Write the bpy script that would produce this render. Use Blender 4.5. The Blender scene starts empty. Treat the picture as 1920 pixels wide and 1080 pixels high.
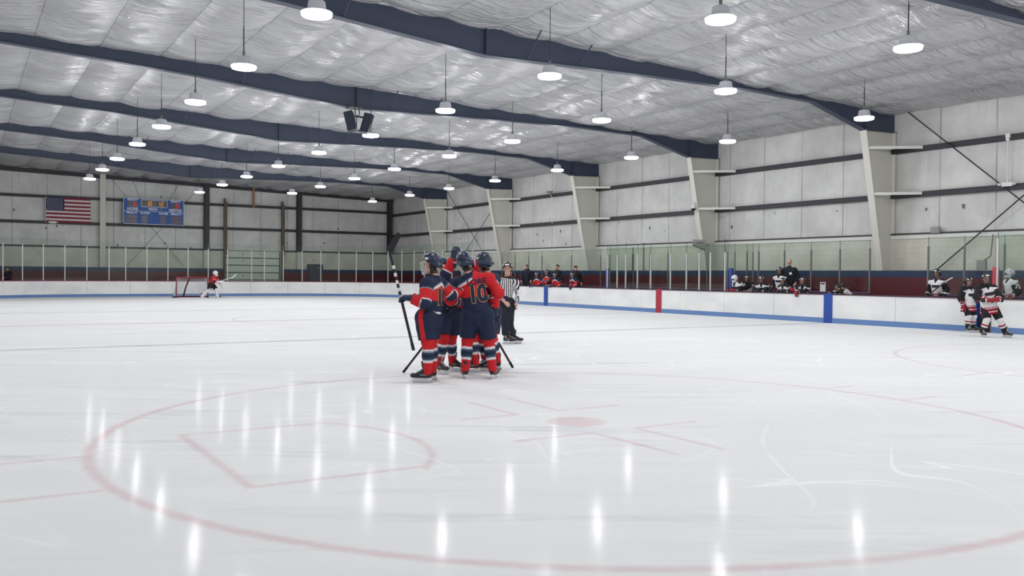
import bpy, bmesh, math, random
import numpy as np
from mathutils import Vector, Matrix
from mathutils.bvhtree import BVHTree

random.seed(7)
RNG = np.random.default_rng(7)
SC = bpy.context.scene
COL = SC.collection
PI = math.pi

# ------------------------------------------------------------------ helpers
def tag(o, label=None, cat=None, group=None, kind=None):
    if label: o['label'] = label
    if cat: o['category'] = cat
    if group: o['group'] = group
    if kind: o['kind'] = kind
    return o

def empty(name, loc=(0, 0, 0), rz=0.0):
    o = bpy.data.objects.new(name, None)
    o.empty_display_size = 0.2
    o.location = loc
    o.rotation_euler = (0, 0, rz)
    COL.objects.link(o)
    return o

def link_mesh(name, me, parent=None, loc=None, rot=None):
    o = bpy.data.objects.new(name, me)
    COL.objects.link(o)
    if parent is not None: o.parent = parent
    if loc is not None: o.location = loc
    if rot is not None: o.rotation_euler = rot
    return o

def mesh_from(name, V, F, mats, fm=None, smooth=False, col=None):
    me = bpy.data.meshes.new(name)
    me.from_pydata([tuple(map(float, v)) for v in V], [], [tuple(map(int, f)) for f in F])
    if not isinstance(mats, (list, tuple)): mats = [mats]
    for m in mats: me.materials.append(m)
    if fm is not None: me.polygons.foreach_set('material_index', np.asarray(fm, dtype=np.int32))
    if smooth: me.polygons.foreach_set('use_smooth', np.ones(len(me.polygons), dtype=bool))
    if col is not None:
        a = me.attributes.new('Col', 'FLOAT_COLOR', 'POINT')
        c = np.ones((len(V), 4), dtype=np.float32); c[:, :3] = col
        a.data.foreach_set('color', c.ravel())
    me.update()
    return me

class MB:
    """collects shapes, then builds them as one mesh object"""
    def __init__(s): s.v = []; s.f = []; s.m = []
    def add(s, V, F, m=0):
        b = len(s.v); s.v += [tuple(v) for v in V]
        s.f += [tuple(i + b for i in f) for f in F]; s.m += [m] * len(F)
        return s
    def box(s, x0, x1, y0, y1, z0, z1, m=0):
        V = [(x0, y0, z0), (x1, y0, z0), (x1, y1, z0), (x0, y1, z0), (x0, y0, z1), (x1, y0, z1), (x1, y1, z1), (x0, y1, z1)]
        return s.add(V, [(0, 3, 2, 1), (4, 5, 6, 7), (0, 1, 5, 4), (1, 2, 6, 5), (2, 3, 7, 6), (3, 0, 4, 7)], m)
    def bevbox(s, x0, x1, y0, y1, z0, z1, b=0.01, m=0):
        bm = bmesh.new()
        bmesh.ops.create_cube(bm, size=1)
        for v in bm.verts:
            v.co = Vector(((x0 + x1) / 2 + v.co.x * (x1 - x0), (y0 + y1) / 2 + v.co.y * (y1 - y0), (z0 + z1) / 2 + v.co.z * (z1 - z0)))
        bmesh.ops.bevel(bm, geom=list(bm.edges), offset=b, segments=2, affect='EDGES', profile=0.6)
        bm.verts.ensure_lookup_table()
        s.add([v.co[:] for v in bm.verts], [[v.index for v in f.verts] for f in bm.faces], m)
        bm.free(); return s
    def tube(s, pts, r, n=8, m=0, caps=True, closed=False):
        P = [Vector(p) for p in pts]; N = len(P)
        rs = r if isinstance(r, (list, tuple)) else [r] * N
        ring = []; up = None
        for i in range(N):
            if closed: d = P[(i + 1) % N] - P[i - 1]
            else: d = P[min(i + 1, N - 1)] - P[max(i - 1, 0)]
            d = d.normalized() if d.length > 1e-9 else Vector((0, 0, 1))
            if up is None:
                up = Vector((0, 0, 1)) if abs(d.z) < 0.9 else Vector((1, 0, 0))
            a = d.cross(up).normalized(); bb = a.cross(d).normalized(); up = bb
            ring.append([P[i] + (a * math.cos(2 * PI * k / n) + bb * math.sin(2 * PI * k / n)) * rs[i] for k in range(n)])
        V = [q for rg in ring for q in rg]; F = []
        for i in range(N if closed else N - 1):
            for k in range(n):
                F.append((i * n + k, ((i + 1) % N) * n + k, ((i + 1) % N) * n + (k + 1) % n, i * n + (k + 1) % n))
        if caps and not closed:
            F.append(tuple(range(n))); F.append(tuple((N - 1) * n + k for k in reversed(range(n))))
        return s.add(V, F, m)
    def bar(s, a, b, w, h, m=0, up=(0, 0, 1)):
        a = Vector(a); b = Vector(b); d = (b - a).normalized()
        u = Vector(up)
        if abs(d.dot(u)) > 0.98: u = Vector((1, 0, 0))
        sx = d.cross(u).normalized() * (w / 2); sz = sx.cross(d).normalized() * (h / 2)
        V = [p + i * sx + j * sz for p in (a, b) for i, j in ((-1, -1), (1, -1), (1, 1), (-1, 1))]
        return s.add(V, [(0, 1, 2, 3), (7, 6, 5, 4), (0, 4, 5, 1), (1, 5, 6, 2), (2, 6, 7, 3), (3, 7, 4, 0)], m)
    def lathe(s, prof, n=20, c=(0, 0, 0), m=0):
        V = []; F = []
        for r, z in prof:
            for k in range(n):
                V.append((c[0] + r * math.cos(2 * PI * k / n), c[1] + r * math.sin(2 * PI * k / n), c[2] + z))
        for i in range(len(prof) - 1):
            for k in range(n):
                F.append((i * n + k, i * n + (k + 1) % n, (i + 1) * n + (k + 1) % n, (i + 1) * n + k))
        F.append(tuple(reversed(range(n)))); F.append(tuple((len(prof) - 1) * n + k for k in range(n)))
        return s.add(V, F, m)
    def prism(s, poly, axis, a, b, m=0):
        """2D polygon extruded along an axis: poly in the two other coordinates"""
        def P(u, v, w):
            return (w, u, v) if axis == 'x' else ((u, w, v) if axis == 'y' else (u, v, w))
        n = len(poly)
        V = [P(u, v, a) for u, v in poly] + [P(u, v, b) for u, v in poly]
        F = [tuple(range(n)), tuple(reversed(range(n, 2 * n)))] + [(i, i + n, (i + 1) % n + n, (i + 1) % n) for i in range(n)]
        return s.add(V, F, m)
    def build(s, name, mats, parent=None, smooth=False, loc=None, rot=None):
        me = mesh_from(name, s.v, s.f, mats, s.m, smooth)
        bm = bmesh.new(); bm.from_mesh(me)
        bmesh.ops.recalc_face_normals(bm, faces=list(bm.faces))
        bm.to_mesh(me); bm.free()
        return link_mesh(name, me, parent, loc, rot)

def text_geo(txt, size, offset=0.0, align='CENTER'):
    c = bpy.data.curves.new('lettering', 'FONT')
    c.body = txt; c.size = size; c.align_x = align; c.align_y = 'CENTER'; c.offset = offset; c.resolution_u = 3
    o = bpy.data.objects.new('lettering', c); COL.objects.link(o)
    dg = bpy.context.evaluated_depsgraph_get()
    me = bpy.data.meshes.new_from_object(o.evaluated_get(dg))
    bm = bmesh.new(); bm.from_mesh(me); bmesh.ops.triangulate(bm, faces=list(bm.faces)); bm.verts.ensure_lookup_table()
    V = [v.co.copy() for v in bm.verts]; F = [[v.index for v in f.verts] for f in bm.faces]
    bm.free(); bpy.data.objects.remove(o); bpy.data.curves.remove(c); bpy.data.meshes.remove(me)
    return V, F

def srgb(r, g, b):
    f = lambda c: (c / 255 / 12.92) if c / 255 <= 0.04045 else ((c / 255 + 0.055) / 1.055) ** 2.4
    return (f(r), f(g), f(b))

# ------------------------------------------------------------------ materials
class G:
    def __init__(s, name):
        s.mat = bpy.data.materials.new(name); s.mat.use_nodes = True
        s.nt = s.mat.node_tree; s.nt.nodes.clear()
        s.out = s.nt.nodes.new('ShaderNodeOutputMaterial')
    def n(s, t, **kw):
        nd = s.nt.nodes.new(t)
        for k, v in kw.items(): setattr(nd, k, v)
        return nd
    def lk(s, a, b): s.nt.links.new(a, b)
    def put(s, sock, v):
        if hasattr(v, 'links') or isinstance(v, bpy.types.NodeSocket): s.lk(v, sock)
        else: sock.default_value = v if not (isinstance(v, tuple) and len(v) == 3 and sock.type == 'RGBA') else (*v, 1)
    def m(s, op, a, b=None, c=None):
        nd = s.n('ShaderNodeMath', operation=op)
        for i, v in enumerate((a, b, c)):
            if v is not None: s.put(nd.inputs[i], v)
        return nd.outputs[0]
    def mix(s, f, a, b, mode='MIX'):
        nd = s.n('ShaderNodeMix', data_type='RGBA', blend_type=mode)
        s.put(nd.inputs[0], f); s.put(nd.inputs[6], a); s.put(nd.inputs[7], b)
        return nd.outputs[2]
    def ss(s, x, a, b, o0=0.0, o1=1.0):
        nd = s.n('ShaderNodeMapRange', interpolation_type='SMOOTHSTEP')
        s.put(nd.inputs[0], x); nd.inputs[1].default_value = a; nd.inputs[2].default_value = b
        nd.inputs[3].default_value = o0; nd.inputs[4].default_value = o1
        return nd.outputs[0]
    def pos(s):
        g = s.n('ShaderNodeNewGeometry'); return g.outputs['Position']
    def xyz(s, v):
        nd = s.n('ShaderNodeSeparateXYZ'); s.lk(v, nd.inputs[0]); return nd.outputs
    def scale(s, v, sc, rot=(0, 0, 0)):
        if any(rot):
            n0 = s.n('ShaderNodeMapping'); s.lk(v, n0.inputs[0]); n0.inputs['Rotation'].default_value = rot; v = n0.outputs[0]; rot = (0, 0, 0)
        nd = s.n('ShaderNodeMapping'); s.lk(v, nd.inputs[0]); nd.inputs['Scale'].default_value = sc; nd.inputs['Rotation'].default_value = rot
        return nd.outputs[0]
    def noise(s, v, sc, det=3, rough=0.5, dist=0.0):
        nd = s.n('ShaderNodeTexNoise'); s.lk(v, nd.inputs['Vector'])
        nd.inputs['Scale'].default_value = sc; nd.inputs['Detail'].default_value = det
        nd.inputs['Roughness'].default_value = rough; nd.inputs['Distortion'].default_value = dist
        return nd.outputs['Fac']
    def bump(s, h, st, dist=0.02):
        nd = s.n('ShaderNodeBump'); s.lk(h, nd.inputs['Height'])
        nd.inputs['Strength'].default_value = st; nd.inputs['Distance'].default_value = dist
        return nd.outputs[0]
    def bsdf(s, col, rough=0.5, metal=0.0, spec=0.5, normal=None, **kw):
        b = s.n('ShaderNodeBsdfPrincipled')
        s.put(b.inputs['Base Color'], col); s.put(b.inputs['Roughness'], rough)
        b.inputs['Metallic'].default_value = metal; b.inputs['Specular IOR Level'].default_value = spec
        if normal is not None: s.lk(normal, b.inputs['Normal'])
        for k, v in kw.items(): s.put(b.inputs[k.replace('_', ' ')], v)
        s.lk(b.outputs[0], s.out.inputs[0]); return b

def plain(name, col, rough=0.5, metal=0.0, spec=0.5, var=0.05, vs=6.0):
    g = G(name); p = g.n('ShaderNodeTexCoord').outputs['Object']
    nz = g.noise(p, vs, 3)
    c = g.mix(nz, tuple(min(1, x * (1 - var)) for x in col), tuple(min(1, x * (1 + var)) for x in col))
    g.bsdf(c, rough, metal, spec); return g.mat

def emit(name, col, st):
    g = G(name); e = g.n('ShaderNodeEmission'); e.inputs[0].default_value = (*col, 1); e.inputs[1].default_value = st
    g.lk(e.outputs[0], g.out.inputs[0]); return g.mat

def attr_mat(name, rough=0.75, spec=0.3, bump=0.25, bs=90.0):
    g = G(name); a = g.n('ShaderNodeAttribute', attribute_name='Col')
    p = g.n('ShaderNodeTexCoord').outputs['Object']
    nz = g.noise(p, bs, 2)
    g.bsdf(a.outputs['Color'], rough, 0, spec, g.bump(nz, bump, 0.004)); return g.mat

def glass_mat(name, tint, gl=0.1):
    g = G(name)
    t = g.n('ShaderNodeBsdfTransparent'); t.inputs[0].default_value = (*tint, 1)
    s = g.n('ShaderNodeBsdfGlossy'); s.inputs['Roughness'].default_value = 0.03; s.inputs[0].default_value = (0.9, 0.95, 0.92, 1)
    fr = g.n('ShaderNodeLayerWeight'); fr.inputs[0].default_value = 0.5
    mx = g.n('ShaderNodeMixShader')
    g.lk(g.m('ADD', 0.02, g.m('MULTIPLY', g.m('POWER', fr.outputs['Facing'], 5.0), gl * 5)), mx.inputs[0]); g.lk(t.outputs[0], mx.inputs[1]); g.lk(s.outputs[0], mx.inputs[2])
    g.lk(mx.outputs[0], g.out.inputs[0]); return g.mat

def ice_mat(name, marks, col=srgb(196, 128, 138), soft=0.04, amount=0.36):
    g = G(name); p = g.pos(); X, Y, Z = g.xyz(p)
    # wear: broad scraped patches, skate scratches
    a = g.noise(g.scale(p, (0.35, 1.0, 1), (0, 0, 0.5)), 0.55, 6, 0.62, 0.6)
    b = g.noise(g.scale(p, (0.25, 2.2, 1), (0, 0, 0.55)), 1.3, 7, 0.7, 0.4)
    wear = g.m('MULTIPLY', g.ss(a, 0.42, 0.68), g.ss(b, 0.50, 0.66))
    c0 = g.mix(g.ss(a, 0.3, 0.7), (0.782, 0.784, 0.790), (0.836, 0.838, 0.842))
    c0 = g.mix(g.m('MULTIPLY', wear, 0.6), c0, (0.50, 0.52, 0.56))
    def scratch(sc, rot, stretch, w, dist):
        nz = g.noise(g.scale(p, (1, stretch, 1), (0, 0, rot)), sc, 1, 0.4, dist)
        return g.m('SUBTRACT', 1.0, g.ss(g.m('ABSOLUTE', g.m('SUBTRACT', nz, 0.5)), 0.0, w))
    s1 = scratch(0.55, 0.9, 0.28, 0.0045, 0.35); s2 = scratch(0.9, -0.4, 0.22, 0.006, 0.25); s3 = scratch(1.6, 1.9, 0.18, 0.008, 0.2)
    gate = g.ss(g.noise(p, 0.35, 3), 0.42, 0.66)
    scr = g.m('MULTIPLY', g.m('MAXIMUM', s1, g.m('MAXIMUM', s2, s3)), gate)
    c0 = g.mix(g.m('MULTIPLY', scr, 0.6), c0, (0.97, 0.97, 0.98))
    d = None
    for mk in marks:
        if mk[0] == 'box':
            _, x0, x1, y0, y1 = mk
            q = g.m('MAXIMUM', g.m('SUBTRACT', g.m('ABSOLUTE', g.m('SUBTRACT', X, (x0 + x1) / 2)), (x1 - x0) / 2),
                    g.m('SUBTRACT', g.m('ABSOLUTE', g.m('SUBTRACT', Y, (y0 + y1) / 2)), (y1 - y0) / 2))
        else:
            _, cx, cy, R, hw, xmin = mk
            dx = g.m('SUBTRACT', X, cx); dy = g.m('SUBTRACT', Y, cy)
            r = g.m('SQRT', g.m('ADD', g.m('MULTIPLY', dx, dx), g.m('MULTIPLY', dy, dy)))
            q = g.m('SUBTRACT', g.m('ABSOLUTE', g.m('SUBTRACT', r, R)), hw)
            if xmin is not None: q = g.m('MAXIMUM', q, g.m('SUBTRACT', xmin, X))
        d = q if d is None else g.m('MINIMUM', d, q)
    if d is not None:
        nz = g.noise(p, 2.2, 4, 0.6)
        d2 = g.m('ADD', d, g.m('MULTIPLY', g.m('SUBTRACT', g.noise(p, 9, 3), 0.5), 0.05))
        msk = g.m('MULTIPLY', g.ss(d2, -soft, soft, 1, 0), g.ss(nz, 0.2, 0.75, 0.45, 1.0))
        c0 = g.mix(g.m('MULTIPLY', msk, amount), c0, col)
    fine = g.noise(g.scale(p, (0.5, 1.6, 1), (0, 0, 0.56)), 9, 5, 0.65)
    rough = g.m('ADD', g.ss(fine, 0.3, 0.8, 0.05, 0.14), g.m('MULTIPLY', scr, 0.2))
    h = g.m('ADD', g.m('MULTIPLY', fine, 0.35), g.m('ADD', g.m('MULTIPLY', scr, 0.2), g.m('MULTIPLY', g.noise(g.scale(p, (0.25, 1.6, 1), (0, 0, 0.56)), 16, 4, 0.7), 0.42)))
    nb = g.bump(h, 0.075, 0.012)
    df = g.n('ShaderNodeBsdfDiffuse'); g.put(df.inputs[0], c0)
    gs = g.n('ShaderNodeBsdfGlossy'); g.put(gs.inputs['Roughness'], rough); g.lk(nb, gs.inputs['Normal'])
    lw = g.n('ShaderNodeLayerWeight'); lw.inputs[0].default_value = 0.5
    mx = g.n('ShaderNodeMixShader'); g.lk(g.m('ADD', 0.014, g.m('MULTIPLY', g.m('POWER', lw.outputs['Facing'], 3.0), 0.012)), mx.inputs[0])
    g.lk(df.outputs[0], mx.inputs[1]); g.lk(gs.outputs[0], mx.inputs[2]); g.lk(mx.outputs[0], g.out.inputs[0])
    return g.mat

def wall_mat():
    g = G('insulated_wall_panel'); p = g.pos(); X, Y, Z = g.xyz(p)
    u = g.m('ADD', X, Y)
    seam = g.m('ABSOLUTE', g.m('SUBTRACT', g.m('FRACT', g.m('DIVIDE', g.m('ADD', u, 0.55), 1.95)), 0.5))
    sm = g.ss(seam, 0.482, 0.497)
    wig = g.noise(g.scale(p, (0.6, 0.6, 0.15)), 3, 3)
    c = g.mix(g.ss(g.noise(p, 0.8, 5, 0.6), 0.3, 0.75), srgb(203, 203, 201), srgb(226, 226, 224))
    streak = g.noise(g.scale(p, (2.5, 2.5, 0.25)), 2.5, 4)
    c = g.mix(g.m('MULTIPLY', g.ss(streak, 0.55, 0.8), 0.35), c, srgb(170, 170, 166))
    c = g.mix(g.m('MULTIPLY', sm, g.ss(wig, 0.35, 0.6, 0.1, 0.6)), c, srgb(128, 128, 128))
    # torn spots, mostly low down
    vo = g.n('ShaderNodeTexVoronoi', feature='F1'); g.lk(g.scale(p, (1, 1, 0.75)), vo.inputs['Vector']); vo.inputs['Scale'].default_value = 1.5
    rnd = g.xyz(vo.outputs['Color'])[0]
    dd = g.m('ADD', vo.outputs['Distance'], g.m('MULTIPLY', g.m('SUBTRACT', g.noise(p, 14, 4, 0.7), 0.5), 0.22))
    lowz = g.ss(Z, 3.0, 7.0, 0.9, 0.25)
    tear = g.m('MULTIPLY', g.ss(dd, 0.07, 0.11, 1, 0), g.m('LESS_THAN', rnd, lowz))
    c = g.mix(g.m('MULTIPLY', tear, 0.85), c, srgb(70, 70, 70))
    hgt = g.m('ADD', g.m('MULTIPLY', sm, -0.6), g.m('ADD', g.m('MULTIPLY', g.noise(g.scale(p, (1, 1, 0.3)), 2.2, 4), 0.8), g.m('MULTIPLY', tear, -0.5)))
    g.bsdf(c, 0.42, 0, 0.45, g.bump(hgt, 0.6, 0.05)); return g.mat

def block_mat():
    g = G('painted_block_wall'); p = g.pos(); X, Y, Z = g.xyz(p)
    u = g.m('ADD', X, Y)
    row = g.m('FLOOR', g.m('DIVIDE', Z, 0.2))
    fz = g.m('ABSOLUTE', g.m('SUBTRACT', g.m('FRACT', g.m('DIVIDE', Z, 0.2)), 0.5))
    fu = g.m('ABSOLUTE', g.m('SUBTRACT', g.m('FRACT', g.m('ADD', g.m('DIVIDE', u, 0.4), g.m('MULTIPLY', row, 0.5))), 0.5))
    j = g.m('MAXIMUM', g.ss(fz, 0.455, 0.485), g.ss(fu, 0.475, 0.492))
    c = g.mix(g.ss(g.noise(p, 1.2, 4), 0.3, 0.7), srgb(205, 203, 190), srgb(221, 219, 208))
    c = g.mix(g.m('MULTIPLY', j, 0.28), c, srgb(160, 158, 148))
    g.bsdf(c, 0.5, 0, 0.4, g.bump(g.m('SUBTRACT', 1.0, j), 0.35, 0.01)); return g.mat

def knee_mat():
    g = G('red_and_blue_painted_wall'); p = g.pos(); X, Y, Z = g.xyz(p)
    z2 = g.m('ADD', Z, g.m('MULTIPLY', g.m('SUBTRACT', g.noise(p, 6, 2), 0.5), 0.008))
    c = g.mix(g.ss(z2, 1.545, 1.565), srgb(92, 24, 34), srgb(32, 50, 88))
    c = g.mix(g.m('MULTIPLY', g.ss(g.noise(p, 3, 5, 0.6), 0.45, 0.75), 0.25), c, srgb(58, 30, 46))
    vo = g.n('ShaderNodeTexVoronoi', feature='F1'); g.lk(p, vo.inputs['Vector']); vo.inputs['Scale'].default_value = 1.3
    chip = g.m('MULTIPLY', g.ss(g.m('ADD', vo.outputs['Distance'], g.m('MULTIPLY', g.noise(p, 20, 3), 0.06)), 0.05, 0.065, 1, 0), g.m('LESS_THAN', g.xyz(vo.outputs['Color'])[1], 0.25))
    c = g.mix(chip, c, srgb(190, 186, 186))
    g.bsdf(c, 0.35, 0, 0.5); return g.mat

def board_mat():
    g = G('white_board_plastic'); p = g.pos()
    a = g.noise(g.scale(p, (1, 1, 1.8)), 0.8, 4)
    c = g.mix(g.ss(a, 0.3, 0.7), srgb(224, 225, 226), srgb(240, 240, 238))
    sc = g.m('MULTIPLY', g.ss(g.noise(g.scale(p, (1, 1, 2.2)), 9, 6, 0.75, 1.0), 0.6, 0.72), g.ss(g.noise(p, 0.45, 2), 0.5, 0.7))
    c = g.mix(g.m('MULTIPLY', sc, 0.6), c, srgb(110, 112, 116))
    g.bsdf(c, 0.3, 0, 0.5); return g.mat

def ceil_mat():
    g = G('white_vinyl_roof_insulation'); p = g.pos(); X, Y, Z = g.xyz(p)
    fr = g.m('ABSOLUTE', g.m('SUBTRACT', g.m('FRACT', g.m('DIVIDE', g.m('SUBTRACT', X, 1.72 - 1.68 * 20.5), 1.68)), 0.5))
    sm = g.ss(fr, 0.0, 0.012, 1, 0)
    c = g.mix(g.ss(g.noise(p, 0.5, 4), 0.3, 0.7), srgb(188, 188, 191), srgb(208, 208, 210))
    c = g.mix(g.m('MULTIPLY', sm, 0.8), c, srgb(92, 94, 102))
    w1 = g.noise(g.scale(p, (0.8, 5.0, 1), (0, 0, 0.06)), 1.2, 4, 0.55, 0.5)
    w2 = g.noise(g.scale(p, (1.0, 3.0, 1), (0, 0, -0.1)), 4.0, 4, 0.6, 0.7)
    rdg = g.m('SUBTRACT', 1.0, g.ss(g.m('ABSOLUTE', g.m('SUBTRACT', g.noise(g.scale(p, (0.35, 2.6, 1), (0, 0, 0.05)), 1.1, 2, 0.5, 0.8), 0.5)), 0.0, 0.10))
    h = g.m('ADD', g.m('ADD', g.m('MULTIPLY', w1, 1.0), g.m('MULTIPLY', w2, 0.3)), g.m('MULTIPLY', rdg, 0.28))
    g.bsdf(c, 0.30, 0.0, 0.7, g.bump(h, 1.0, 0.16)); return g.mat

M = {}
M['ice_marked'] = ice_mat('ice_with_red_markings', [
    ('ring', 5.38, 7.30, 4.55, 0.045, None), ('ring', 5.38, 7.30, 0.0, 0.30, None),
    ('box', 5.05, 5.11, 7.95, 9.05), ('box', 4.40, 5.08, 7.96, 8.02),
    ('box', 5.62, 5.68, 7.95, 9.05), ('box', 5.65, 6.50, 7.96, 8.02),
    ('box', 4.24, 5.14, 6.67, 6.73), ('box', 5.11, 5.17, 5.50, 6.70),
    ('box', 5.63, 5.69, 5.50, 6.70), ('box', 5.66, 6.50, 6.67, 6.73),
    ('box', 0.0, 0.82, 7.86, 7.92), ('box', 0.0, 0.82, 6.57, 6.63),
    ('box', 9.95, 10.6, 7.80, 7.86), ('box', 9.95, 10.6, 6.57, 6.63),
    ('box', 1.68, 1.75, 6.15, 8.52), ('box', 1.7, 3.1, 8.46, 8.52), ('box', 1.7, 3.1, 6.15, 6.21),
    ('ring', 1.71, 7.33, 1.80, 0.03, 3.05)])
M['ice_right'] = ice_mat('ice_with_second_circle', [('ring', 18.55, 7.1, 4.55, 0.03, None), ('ring', 18.55, 7.1, 0.0, 0.3, None), ('box', 9.95, 10.6, 7.80, 7.86), ('box', 13.3, 14.0, 7.8, 7.86)], amount=0.4)
M['ice_blue'] = ice_mat('ice_with_neutral_zone_lines', [('box', -1, 24.6, 19.07, 19.37), ('box', -1, 24.6, 35.85, 36.15)], srgb(120, 130, 150), 0.03, 0.5)
M['ice_red'] = ice_mat('ice_with_centre_line', [('box', -1, 24.6, 27.51, 27.81), ('ring', 11.8, 27.66, 4.55, 0.03, None), ('box', 5, 20, 54.5, 54.55)], srgb(150, 110, 120), 0.03, 0.45)
M['concrete'] = plain('grey_concrete', srgb(120, 118, 116), 0.7)
M['rubber'] = plain('black_rubber_floor', srgb(45, 42, 46), 0.8)
M['wall'] = wall_mat(); M['block'] = block_mat(); M['knee'] = knee_mat(); M['board'] = board_mat(); M['ceil'] = ceil_mat()
M['dark_steel'] = plain('dark_blue_grey_painted_steel', srgb(62, 70, 90), 0.45, 0, 0.4, 0.1, 1.5)
M['girt'] = plain('charcoal_painted_girt', srgb(56, 55, 62), 0.5, 0, 0.4, 0.1, 2)
M['col_beige'] = plain('pale_beige_painted_steel', srgb(214, 212, 203), 0.45, 0, 0.4, 0.04, 1.5)
M['white_paint'] = plain('white_painted_metal', srgb(228, 228, 224), 0.4)
M['ledge'] = plain('dark_ledge', srgb(70, 68, 66), 0.6)
M['kick'] = plain('light_blue_kick_plate', srgb(98, 132, 182), 0.35, 0, 0.5, 0.06, 3)
M['cap'] = plain('dark_maroon_cap_rail', srgb(70, 44, 58), 0.4)
M['far_cap'] = plain('red_cap_rail', srgb(120, 50, 66), 0.4)
M['purple_cap'] = plain('dusty_purple_ledge', srgb(88, 80, 118), 0.45)
M['blue_mark'] = plain('blue_line_paint', srgb(34, 74, 160), 0.35, 0, 0.5, 0.15, 2)
M['red_mark'] = plain('worn_red_line_paint', srgb(168, 44, 62), 0.35, 0, 0.5, 0.3, 4)
M['blue_post'] = plain('blue_padded_post', srgb(38, 62, 140), 0.5)
M['red_post'] = plain('red_padded_post', srgb(186, 52, 66), 0.5)
M['alu'] = plain('satin_aluminium_post', srgb(196, 198, 200), 0.38, 0.35)
M['alu_dark'] = plain('dull_grey_post', srgb(112, 116, 114), 0.4, 0.3)
M['glass'] = glass_mat('greenish_rink_glass', (0.925, 0.955, 0.935))
M['glass_rear'] = glass_mat('clear_rink_glass', (0.93, 0.955, 0.94))
M['glass_edge'] = plain('green_glass_edge', srgb(110, 128, 122), 0.3)
M['black'] = plain('black_plastic', srgb(28, 28, 32), 0.45)
M['speaker'] = plain('black_speaker_cabinet', srgb(36, 40, 50), 0.6)
M['grille'] = plain('speaker_grille', srgb(46, 52, 66), 0.7, 0, 0.4, 0.15, 60)
M['grey_box'] = plain('grey_metal_box', srgb(150, 150, 148), 0.45)
M['lamp_shell'] = plain('pale_grey_lamp_housing', srgb(205, 208, 214), 0.4)
M['rod'] = plain('dark_steel_rod', srgb(60, 60, 66), 0.5, 0.3)
M['lens'] = emit('lit_lamp_lens', (0.95, 0.98, 1.0), 28.0)
M['brown'] = plain('weathered_brown_timber', srgb(112, 100, 90), 0.7, 0, 0.3, 0.2, 8)
M['orange_wood'] = plain('raw_timber_board', srgb(168, 128, 96), 0.7, 0, 0.3, 0.15, 8)
M['door_white'] = plain('white_sectional_door', srgb(216, 222, 216), 0.4)
M['door_dark'] = plain('dark_slate_door', srgb(62, 62, 82), 0.45)
M['sb_blue'] = plain('scoreboard_blue', srgb(36, 86, 164), 0.45, 0, 0.4, 0.05, 2)
M['sb_panel'] = plain('dark_digit_panel', srgb(62, 30, 52), 0.3)
M['sb_panel2'] = plain('black_digit_panel', srgb(30, 26, 30), 0.3)
M['sb_white'] = plain('white_lettering', srgb(226, 230, 238), 0.5)
M['led_orange'] = emit('orange_digits', (1.0, 0.42, 0.10), 1.3)
M['led_red'] = emit('red_digits', (1.0, 0.07, 0.09), 1.1)
M['flag_red'] = plain('flag_red', srgb(140, 32, 54), 0.7)
M['flag_white'] = plain('flag_white', srgb(226, 214, 218), 0.7)
M['flag_blue'] = plain('flag_blue', srgb(36, 48, 88), 0.7)
M['exit'] = plain('exit_sign_face', srgb(226, 222, 222), 0.4)
M['exit_red'] = emit('exit_lettering', (0.9, 0.15, 0.15), 0.5)
M['goal_red'] = plain('red_goal_pipe', srgb(140, 34, 50), 0.35)
M['goal_pad'] = plain('dark_red_goal_base_pad', srgb(92, 40, 52), 0.6)
M['net'] = plain('white_goal_netting', srgb(214, 214, 218), 0.8)
M['cloth'] = attr_mat('team_cloth'); M['skin'] = attr_mat('skin_and_hair', 0.55, 0.4, 0.1, 120)
M['shell'] = attr_mat('helmet_shell', 0.3, 0.5, 0.05, 40); M['leather'] = attr_mat('glove_leather', 0.55, 0.4, 0.2, 60)
M['boot'] = attr_mat('skate_boot', 0.35, 0.5, 0.1, 50)
M['steel'] = plain('bright_steel', srgb(200, 204, 210), 0.25, 0.9)
M['cage_white'] = plain('white_wire_cage', srgb(205, 208, 212), 0.35, 0.2)
M['cage_dark'] = plain('dark_wire_cage', srgb(64, 64, 70), 0.35, 0.4)
M['shaft'] = plain('black_stick_shaft', srgb(34, 34, 38), 0.35)
M['shaft_brown'] = plain('dark_brown_stick_shaft', srgb(72, 54, 54), 0.4)
M['tape'] = plain('black_blade_tape', srgb(24, 25, 30), 0.85)
M['white_tape'] = plain('white_stick_paint', srgb(222, 222, 224), 0.6)
M['paper'] = plain('white_sheet', srgb(222, 220, 222), 0.7)

# ------------------------------------------------------------------ places
XB, YF, BH = 24.6, 57.87, 0.984            # right boards, far boards, board height
XW, YW = 28.5, 63.15                       # right and far building walls
XK, YK = 27.72, 62.75                      # low painted wall in front of the columns
FR = [2.2, 10.86, 19.51, 28.21, 36.85, 45.45, 54.0]   # frame lines
XL, Y0 = -8.0, -7.0                        # hidden near and left walls
def roof(x): return 8.19 - 0.0275 * (x - 1)
AX = (0.84703, -0.53147)                   # across the camera's view, on the ground
AY = (0.53154, 0.84691)                    # away from the camera, on the ground
VROT = math.atan2(AX[1], AX[0])

def vnoise(x, y, seed):
    """smooth lattice noise in [-1, 1]"""
    rs = np.random.default_rng(seed); T = rs.uniform(-1, 1, (256, 256))
    xi = np.floor(x).astype(int); yi = np.floor(y).astype(int); fx = x - xi; fy = y - yi
    fx = fx * fx * (3 - 2 * fx); fy = fy * fy * (3 - 2 * fy)
    t = lambda a, b: T[a % 256, b % 256]
    return (t(xi, yi) * (1 - fx) + t(xi + 1, yi) * fx) * (1 - fy) + (t(xi, yi + 1) * (1 - fx) + t(xi + 1, yi + 1) * fx) * fy

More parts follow.
